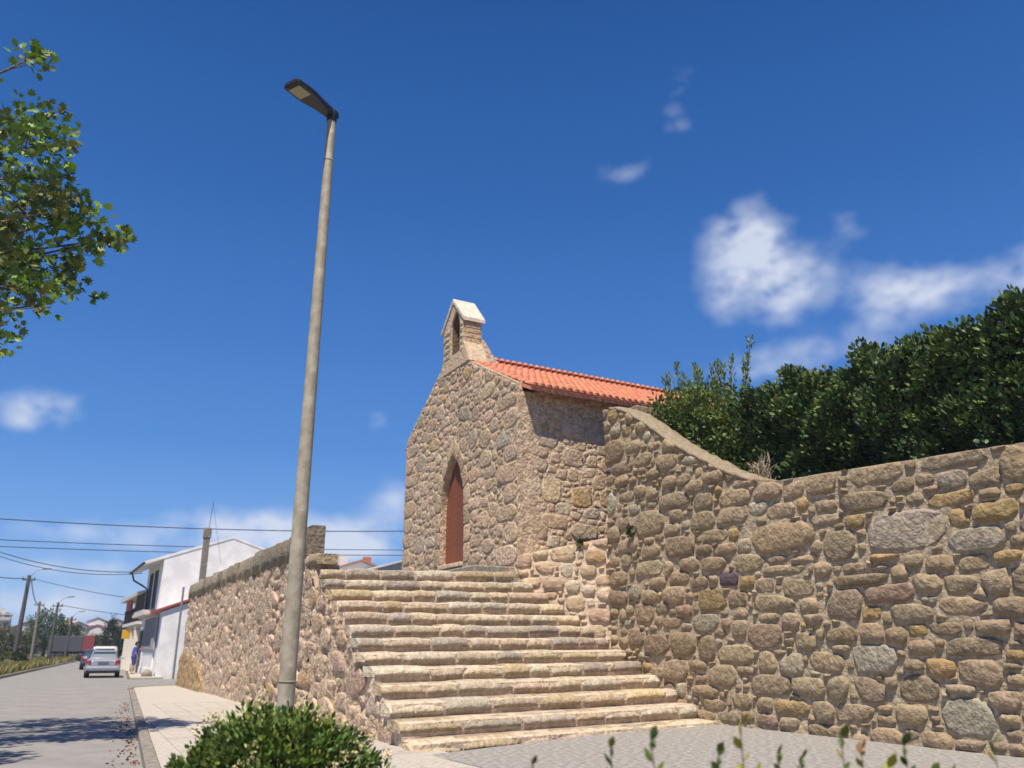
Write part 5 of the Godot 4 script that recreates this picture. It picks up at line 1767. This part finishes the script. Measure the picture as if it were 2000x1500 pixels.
func person() -> void:   # stands on the house pavement, turned to the doorway (+X), one hand on the door frame
	var t := thing("person", "person in blue shirt and shorts standing at the white house doorway", "person", P(51.2, 0.03, 4.86), 0.15)
	var L := func(x: float, y: float, z: float) -> Vector3: return Vector3(x, y, z)
	var hip_l := Vector3(0.0, 0.86, -0.085)
	var hip_r := Vector3(0.0, 0.86, 0.085)
	var kn_l := Vector3(0.05, 0.46, -0.10)
	var kn_r := Vector3(0.01, 0.46, 0.10)
	var an_l := Vector3(0.0, 0.075, -0.11)
	var an_r := Vector3(-0.06, 0.075, 0.11)
	var sh_l := Vector3(0.03, 1.32, -0.165)
	var sh_r := Vector3(0.03, 1.32, 0.165)
	var el_l := Vector3(0.24, 1.13, -0.22)
	var wr_l := Vector3(0.36, 1.33, -0.2)
	var el_r := Vector3(0.0, 1.07, 0.22)
	var wr_r := Vector3(0.12, 0.86, 0.22)
	var skin := MB.new()
	var bones := [[hip_l, kn_l, 0.08, 0.055], [kn_l, an_l, 0.055, 0.036], [hip_r, kn_r, 0.08, 0.055], [kn_r, an_r, 0.055, 0.036], [an_l + Vector3(-0.03, -0.04, 0), an_l + Vector3(0.14, -0.045, 0), 0.038, 0.028], [an_r + Vector3(-0.03, -0.04, 0), an_r + Vector3(0.14, -0.045, 0), 0.038, 0.028],
		[Vector3(0, 0.9, 0), Vector3(0.01, 1.1, 0), 0.12, 0.11], [Vector3(0.01, 1.1, 0), Vector3(0.03, 1.26, 0), 0.11, 0.125], [sh_l, sh_r, 0.06, 0.06], [sh_l, el_l, 0.045, 0.036], [el_l, wr_l, 0.036, 0.025], [sh_r, el_r, 0.045, 0.036], [el_r, wr_r, 0.036, 0.025], [Vector3(0.03, 1.33, 0), Vector3(0.06, 1.46, 0), 0.055, 0.05]]
	flesh(skin, bones, 0.02, 0.012)
	var head := Vector3(0.085, 1.535, 0)
	flesh(skin, [[head + Vector3(-0.02, 0.02, 0), head + Vector3(0.0, 0.03, 0), 0.088, 0.086], [head + Vector3(0.03, -0.04, 0), head + Vector3(0.035, -0.07, 0), 0.055, 0.045], [head + Vector3(0.085, 0.0, 0), head + Vector3(0.098, -0.025, 0), 0.012, 0.014], [head + Vector3(0.0, -0.005, 0.085), head + Vector3(0.0, -0.03, 0.083), 0.016, 0.012], [head + Vector3(0.0, -0.005, -0.085), head + Vector3(0.0, -0.03, -0.083), 0.016, 0.012], [head + Vector3(0.072, -0.055, -0.015), head + Vector3(0.072, -0.055, 0.015), 0.012, 0.012]], 0.009, 0.006)
	for h in [[wr_l, Vector3(0.35, 0.9, 0.1), Vector3(0, 0, 1)], [wr_r, Vector3(0.4, -0.9, 0), Vector3(0, 0, 1)]]:
		var w: Vector3 = h[0]
		var d: Vector3 = (h[1] as Vector3).normalized()
		var s: Vector3 = (h[2] as Vector3)
		var c := d.cross(s).normalized()
		var fb := [[w, w + d * 0.075 + s * 0.015, 0.024, 0.022], [w, w + d * 0.075 - s * 0.02, 0.024, 0.02]]
		for k in 4:
			var r := w + d * 0.085 + s * (0.03 - 0.02 * k)
			var ln: float = [0.068, 0.078, 0.072, 0.056][k]
			var mid := r + d * ln * 0.55 + c * 0.008
			fb.append([r - d * 0.02, mid, 0.009, 0.008])
			fb.append([mid, mid + (d * 0.8 + c * 0.5).normalized() * ln * 0.5, 0.008, 0.007])
		var th := w + d * 0.03 + s * 0.028
		fb.append([th, th + (d + s * 0.9).normalized() * 0.045, 0.012, 0.009])
		fb.append([th + (d + s * 0.9).normalized() * 0.045, th + (d + s * 0.9).normalized() * 0.045 + d * 0.028, 0.009, 0.008])
		flesh(skin, fb, 0.006, 0.003)
	put("body", skin.mesh(true), M.skin, t)
	var shirt := MB.new()
	shirt.col = Color(0.045, 0.075, 0.36)
	flesh(shirt, [[Vector3(0, 0.88, 0), Vector3(0.01, 1.1, 0), 0.15, 0.135], [Vector3(0.01, 1.1, 0), Vector3(0.03, 1.26, 0), 0.135, 0.145], [sh_l, sh_r, 0.078, 0.078], [sh_l, sh_l.lerp(el_l, 0.62), 0.066, 0.062], [sh_r, sh_r.lerp(el_r, 0.62), 0.066, 0.062]], 0.02, 0.012)
	put("shirt", shirt.mesh(true), M.cloth, t)
	var shorts := MB.new()
	shorts.col = Color(0.03, 0.05, 0.20)
	flesh(shorts, [[Vector3(0, 0.86, -0.06), Vector3(0, 0.86, 0.06), 0.135, 0.135], [hip_l, hip_l.lerp(kn_l, 0.8), 0.105, 0.095], [hip_r, hip_r.lerp(kn_r, 0.8), 0.105, 0.095]], 0.02, 0.012)
	put("shorts", shorts.mesh(true), M.cloth, t)
	var hair := MB.new()
	hair.col = Color(0.014, 0.011, 0.01)
	flesh(hair, [[head + Vector3(-0.03, 0.045, 0), head + Vector3(0.0, 0.055, 0), 0.092, 0.088], [head + Vector3(-0.05, 0.0, 0), head + Vector3(-0.055, -0.04, 0), 0.065, 0.05]], 0.012, 0.008)
	put("hair", hair.mesh(true), M.cloth, t)
	for s in [-1, 1]:
		var sb := MB.new()
		sb.col = Color(0.05, 0.05, 0.06)
		var an: Vector3 = an_l if s == -1 else an_r
		box(sb, Transform3D(Basis(), an + Vector3(0.05, -0.062, 0)), Vector3(0.27, 0.026, 0.095), 0.01)
		put("sandal", sb.mesh(), M.cloth, t)
		var eb := MB.new()
		eb.col = Color(0.02, 0.015, 0.012)
		tube(eb, [head + Vector3(0.072, 0.01, s * 0.033), head + Vector3(0.081, 0.01, s * 0.033)], [0.009, 0.006], 8)
		put("eye", eb.mesh(true), M.cloth, t)

# ---------------------------------------------------------------- plants
func build_plants() -> void:
	# plane tree whose crown hangs into the picture from the left
	var t := thing("plane_tree", "plane tree with light green lobed leaves hanging over the road at the left", "tree", P(14.6, -0.1, -4.6))
	var o := P(14.6, -0.1, -4.6)
	put("trunk", tube_mesh([Vector3(0, -0.3, 0), Vector3(0.05, 1.6, 0), Vector3(0.15, 3.6, 0.1), Vector3(0.35, 6.0, 0.1), Vector3(0.5, 8.6, 0.2), Vector3(0.6, 10.4, 0.2)], [0.24, 0.19, 0.16, 0.12, 0.07, 0.03], 10), M.bark, t)
	var lobes := [[-1.55, 10.75, 14.0, 0.35, 5], [-1.3, 9.55, 14.0, 0.6, 12], [-1.0, 9.1, 13.7, 0.55, 11], [-0.95, 8.35, 14.2, 0.55, 11], [-0.85, 7.95, 13.8, 0.62, 14], [-0.3, 8.1, 14.1, 0.35, 6], [-0.05, 7.72, 14.0, 0.3, 4], [0.12, 7.85, 14.1, 0.18, 3], [-0.75, 7.3, 14.0, 0.45, 9], [-0.35, 7.0, 14.2, 0.3, 5], [-1.05, 6.75, 14.0, 0.5, 10], [-0.65, 6.4, 13.8, 0.35, 6], [-1.25, 6.05, 14.1, 0.35, 6], [-1.35, 5.65, 14.0, 0.2, 3]]
	for k in 34:
		var d := rdir()
		lobes.append([-3.6 + d.x * 1.75, 8.0 + d.y * 2.7, 14.4 + d.z * 3.2, rf(0.5, 0.85), 11])
	for q in [[-1.2, 7.6, 15.6], [-0.9, 8.3, 16.3], [-1.4, 6.7, 17.2], [-1.1, 9.2, 15.4], [-1.9, 7.2, 18.0], [-1.3, 8.8, 17.4], [-2.2, 9.6, 17.0], [-2.0, 6.2, 16.0]]:
		lobes.append([q[0] - 0.5, q[1], q[2], 0.65, 11])
	var cols := [Color(0.12, 0.225, 0.024), Color(0.17, 0.285, 0.032), Color(0.085, 0.155, 0.026), Color(0.125, 0.15, 0.032)]
	var list := []
	var br := MB.new()
	for q in lobes:
		var c: Vector3 = P(q[2], q[1], q[0]) - o
		var y := clampf(c.y - rf(1.2, 2.4), 2.6, 9.5)
		var root := Vector3(lerpf(0.05, 0.55, y / 9.0), y, 0.12)
		var mid := root.lerp(c, 0.5) + Vector3(0, rf(-0.1, 0.3), 0)
		tube(br, [root, mid, c], [0.045, 0.028, 0.012], 5)
		for k in q[4]:
			var e: Vector3 = c + rdir() * q[3] * pow(rng.randf(), 0.4)
			tube(br, [mid.lerp(c, rf(0.6, 1.0)), e], [0.010, 0.005], 4, false)
			spray(list, e, (e - c) * 0.9, 15, 0.23, 0.13, cols)
	put("branches", br.mesh(true), M.bark, t)
	leaves("crown", t, lobed_leaf(1.0), M.foliage, list)
	# flowering bush at the foot of the lamp post
	var b := thing("flowering_bush", "rounded dark green bush dotted with cream flowers in front of the lamp post", "bush", P(5.6, 0, 1.44))
	var bl := []
	var fl := []
	var gcols := [Color(0.075, 0.135, 0.026), Color(0.11, 0.19, 0.033), Color(0.17, 0.24, 0.042), Color(0.055, 0.10, 0.024)]
	var st := MB.new()
	for k in 26:
		var d := Vector3(rf(-1, 1), rf(0.7, 1.4), rf(-1, 1)).normalized()
		tube(st, [Vector3(rf(-0.12, 0.12), -0.1, rf(-0.12, 0.12)), Vector3(d.x * 0.3, 0.4, d.z * 0.3), Vector3(d.x * 0.5, 0.3 + d.y * 0.5, d.z * 0.5)], [0.014, 0.010, 0.004], 5, false)
	put("stems", st.mesh(true), M.bark, b)
	for k in 1500:
		var d := rdir()
		if d.y < -0.55:
			continue
		var w := 0.92 + 0.30 * nz.get_noise_3d(d.x * 5, d.y * 5, d.z * 5)
		var r := w * pow(rf(0.3, 1.0), 0.33)
		var q := Vector3(d.x * 0.62 * r, 0.47 + d.y * 0.48 * r, d.z * 0.58 * r)
		spray(bl, q, d * 0.9 + Vector3(0, 0.3, 0), 11, 0.045, rf(0.036, 0.054), gcols)
		if r > w * 0.9 and d.y > -0.3 and rng.randf() < 0.17:
			q *= 1.05
			for j in 22:
				var e := rdir()
				fl.append([aim(q + d * 0.045 + e * 0.028, e + d, rf(0.013, 0.021)), shade(Color(0.62, 0.55, 0.32), 0.15)])
	leaves("foliage", b, M.leaf_unit, M.waxy, bl)
	leaves("blossom", b, leaf(1.0, 0.9), M.foliage, fl)
	# hedge above the boundary wall
	var hg := thing("tall_hedge", "tall dense dark green hedge rising above the fieldstone wall", "hedge")
	var hl := []
	var hc := [Color(0.055, 0.11, 0.036), Color(0.08, 0.15, 0.042), Color(0.04, 0.078, 0.03), Color(0.13, 0.20, 0.05), Color(0.09, 0.145, 0.065)]
	var trunks := MB.new()
	for k in 22:
		var a := 0.8 + 0.56 * k + rf(-0.2, 0.2)
		tube(trunks, [P(a, 3.3, 13.9 + rf(-0.4, 0.4)), P(a + rf(-0.4, 0.4), 4.6, 13.9 + rf(-0.3, 0.3)), P(a + rf(-0.9, 0.9), 6.2, 14.0 + rf(-0.6, 0.6))], [0.06, 0.045, 0.02], 6)
	put("trunks", trunks.mesh(true), M.bark, hg)
	for k in 12500:
		var a := rf(-1.0, 12.6)
		var top := 6.5 + 0.4 * nz.get_noise_2d(a * 1.3, 4.0) + 0.22 * nz.get_noise_2d(a * 5.0, 9.0)
		var b0 := 12.75 + 0.5 * nz.get_noise_2d(a * 1.7, 30.0)
		var face := rng.randf()
		var h := rf(3.9, top)
		var bb := 0.0
		var out := Vector3.ZERO
		if face < 0.62:
			bb = b0 + 0.55 * nz.get_noise_3d(a * 2.2, h * 2.2, 3.0) + pow(rng.randf(), 2.0) * 0.9 + maxf(0.0, 5.2 - h) * 0.35
			out = Vector3(-1, 0.25, 0.1)
		elif face < 0.9:
			bb = rf(b0, 15.6)
			h = top - pow(rng.randf(), 2.0) * 0.5 - maxf(0.0, bb - 14.6) * 0.3
			out = Vector3(-0.2, 1, 0.1)
		else:
			bb = rf(13.2, 15.2)
			h = rf(4.6, top - 0.3)
			out = rdir()
		if a < 10.5 and h < 4.6 and rng.randf() < 0.12:
			continue
		spray(hl, P(a, h, bb), out, 10, 0.15, 0.125, hc)
	for k in 60:      # shoots that stand proud of the clipped top
		var a := rf(3.0, 12.6)
		var top := 6.5 + 0.4 * nz.get_noise_2d(a * 1.3, 4.0)
		for j in 4:
			spray(hl, P(a, top + 0.07 * j, rf(13.0, 14.0)), Vector3(0, 1.5, 0), 4, 0.05, 0.11, [hc[3]])
	leaves("foliage", hg, M.leaf_unit, M.waxy, hl)
	# lighter shrub with upright shoots where the wall sweeps down
	var wl := thing("wispy_shrub", "lighter green shrub with long upright shoots between the chapel roof and the hedge", "shrub", P(13.4, 3.4, 12.7))
	var sl := []
	var sm := MB.new()
	var sc := [Color(0.12, 0.18, 0.036), Color(0.15, 0.205, 0.042), Color(0.09, 0.14, 0.034)]
	for k in 26:
		var a := rf(-0.8, 1.5)
		var tip := Vector3(rf(-0.3, 0.35), 0, 0)
		var hh := rf(3.5, 4.3)
		if k == 0:
			a = -0.6
			tip = Vector3(0.1, 0, 0.5)
			hh = 4.45
		elif k == 1:
			a = 1.3
			hh = 4.15
		elif k == 2:
			a = 0.75
			hh = 4.3
		var p0 := Vector3(rf(-0.2, 0.3), -0.1, -a * 0.5)
		var p1 := Vector3(p0.x + tip.x * 0.4, hh * 0.55, -a)
		var p2 := Vector3(p0.x + tip.x, hh, -a + tip.z)
		tube(sm, [p0, p1, p2], [0.025, 0.015, 0.004], 5)
		for j in 54:
			var w := 0.3 + 0.7 * j / 53.0
			var q := p0.lerp(p1, w * 2.0) if w < 0.5 else p1.lerp(p2, w * 2.0 - 1.0)
			spray(sl, q + rdir() * (0.26 * (1.05 - w)), Vector3(0, 1.2, 0), 5, 0.07, 0.10, sc)
	put("stems", sm.mesh(true), M.bark, wl)
	leaves("foliage", wl, leaf(1.0, 0.34), M.foliage, sl)
	var lowl := []
	for k in 1700:
		var zz := rf(-1.75, 1.2)
		spray(lowl, Vector3(rf(-0.7, 0.6), rf(0.7, 3.75 - 0.55 * smoothstep(-0.2, 1.2, zz) - 0.5 * rng.randf()), zz), Vector3(-0.6, 0.4, 0.3), 8, 0.14, 0.10, sc + [hc[1]])
	leaves("lower_foliage", wl, M.leaf_unit, M.foliage, lowl)
	# dry plume behind the dip in the coping
	var dp := thing("dry_plume", "pale dry weed tuft standing in the dip behind the wall's coping", "plant", P(11.3, 4.15, 11.75))
	var dl := []
	for k in 260:
		var e := Vector3(rf(-1, 1), rf(0.2, 1.6), rf(-1, 1)).normalized()
		dl.append([aim(Vector3(rf(-0.12, 0.12), rf(-0.1, 0.55), rf(-0.2, 0.2)), e, rf(0.12, 0.3)), shade(Color(0.36, 0.31, 0.24), 0.25)])
	leaves("stalks", dp, leaf(1.0, 0.10), M.foliage, dl)
	# small weeds rooted in the masonry
	for q in [["weed_tuft", "green weed tuft growing from the fieldstone wall beside a round stone", P(14.6, 3.75, 11.06), 0.13], ["weed_tuft", "tiny green weed on top of the low pale wall by the chapel", P(16.05, 3.66, 10.7), 0.10]]:
		var wt := thing(q[0], q[1], "weed", q[2])
		var ll := []
		for k in 70:
			var e := rdir()
			ll.append([aim(e * q[3] * Vector3(0.5, 1.0, 0.7) * rng.randf(), e + Vector3(-0.6, -0.2, 0.3), rf(0.05, 0.10)), shade(Color(0.045, 0.085, 0.025), 0.25)])
		leaves("foliage", wt, M.leaf_unit, M.foliage, ll)
	# verge bush by the nearest pole
	var vb := thing("verge_bush", "dark green bush with yellow flowers at the foot of the nearest roadside pole", "bush", P(72, 0.05, -1.3))
	var vl := []
	for k in 500:
		var d := rdir()
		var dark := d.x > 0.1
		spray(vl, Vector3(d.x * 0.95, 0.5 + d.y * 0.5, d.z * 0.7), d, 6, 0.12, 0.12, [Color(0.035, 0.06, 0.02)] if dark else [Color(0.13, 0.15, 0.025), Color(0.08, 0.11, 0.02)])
	leaves("foliage", vb, M.leaf_unit, M.foliage, vl)
	# young shrubs at the viewer's feet: shoots that reach into the bottom of the picture
	var spots := [[2.72, 1.62, 1.0], [2.70, 1.80, 0.95], [2.62, 1.95, 0.99], [2.55, 2.12, 0.93], [2.40, 1.98, 1.09], [2.52, 2.28, 1.02], [2.30, 2.18, 1.08], [2.42, 2.42, 0.96], [2.28, 2.36, 1.03], [2.36, 2.60, 1.0], [2.18, 2.52, 1.09], [2.26, 2.72, 0.98], [2.08, 2.66, 1.0], [2.12, 2.86, 1.05], [2.0, 2.9, 0.97], [1.96, 3.08, 1.01], [2.2, 3.0, 0.93], [2.6, 2.42, 0.92]]
	spots.sort_custom(func(p, q): return p[1] / p[0] < q[1] / q[0])
	var looks := ["with a red tinged tip", "with yellow upper leaves", "green all the way up", "green with some yellow leaves", "with green alternate leaves", "green to its tip"]
	for i in spots.size():
		var q = spots[i]
		var s := thing("young_shoot", "%s slender shoot from the left in the front bed, %s" % [ORDINAL[i], looks[i % 6]], "plant", P(q[0], 0.02, q[1]), 0.0, "shoots in the planting bed")
		var lean := Vector3(rf(-0.07, 0.07), 0, rf(-0.07, 0.07))
		var h: float = q[2] - (0.02 if i % 5 == 2 else 0.08)
		put("stem", tube_mesh([Vector3(0, -0.05, 0), lean * 0.5 + Vector3(0, h * 0.5, 0), lean + Vector3(0, h - 0.03, 0)], [0.006, 0.004, 0.002], 6), M.bark, s)
		var n := 20
		for k in n:
			var w := 0.35 + 0.65 * k / (n - 1.0)
			var at := Vector3(lean.x * w, h * w - 0.03, lean.z * w)
			var an := k * 2.4
			var up := 0.5 + 0.9 * w
			var lb := MB.new()
			var d := Vector3(cos(an), up, sin(an))
			var ln := rf(0.032, 0.055) * (1.0 if w < 0.92 else 1.25)
			var yc := rng.randf()
			var c: Color = Color(0.30, 0.29, 0.035) if (i % 6 == 1 and w > 0.7) or yc < 0.14 else Color(0.2, 0.10, 0.04) if i % 6 == 0 and w > 0.93 else Color(0.10, 0.16, 0.025) if yc < 0.6 else Color(0.06, 0.105, 0.02)
			c = shade(c, 0.18)
			var base := leaf(ln, ln * 0.5)
			var ar := base.surface_get_arrays(0)
			var cl := PackedColorArray()
			cl.resize(ar[Mesh.ARRAY_VERTEX].size())
			cl.fill(c)
			ar[Mesh.ARRAY_COLOR] = cl
			var lmesh := ArrayMesh.new()
			lmesh.add_surface_from_arrays(Mesh.PRIMITIVE_TRIANGLES, ar)
			var lo := put("leaf", lmesh, M.foliage, s)
			lo.transform = aim(at, d, 1.0)
	var low := thing("low_planting", "low leafy ground planting filling the front bed under the shoots", "shrub", P(2.4, 0.02, 2.4))
	var pl := []
	for k in 900:
		var x := rf(-1.0, 1.0)
		var z := rf(-0.35, 0.35)
		spray(pl, Vector3(x, rf(0.15, 0.66), z + x * 0.42), Vector3(0, 0.8, 0), 6, 0.05, 0.05, gcols)
	leaves("foliage", low, M.leaf_unit, M.waxy, pl)
	# dry leaves blown against the kerb
	var dr := []
	for k in 600:
		var a := 9.0 + 18.0 * pow(rng.randf(), 1.2)
		var clump := 0.5 + 0.5 * nz.get_noise_1d(a * 3.0)
		if rng.randf() > clump + 0.15:
			continue
		var b2 := kerb_line(a) - 0.03 - absf(rng.randfn(0.0, 0.16))
		var e := rdir()
		e.y = absf(e.y) * 0.25
		dr.append([aim(P(a, -0.112, b2), e, rf(0.025, 0.06)), shade([Color(0.20, 0.085, 0.045), Color(0.26, 0.13, 0.07), Color(0.15, 0.06, 0.04)][k % 3], 0.25)])
	leaves("fallen_leaves", self, M.leaf_unit, M.foliage, dr)
	tag(get_child(get_child_count() - 1), "reddish dry leaves gathered in the gutter along the kerb", "fallen leaves")
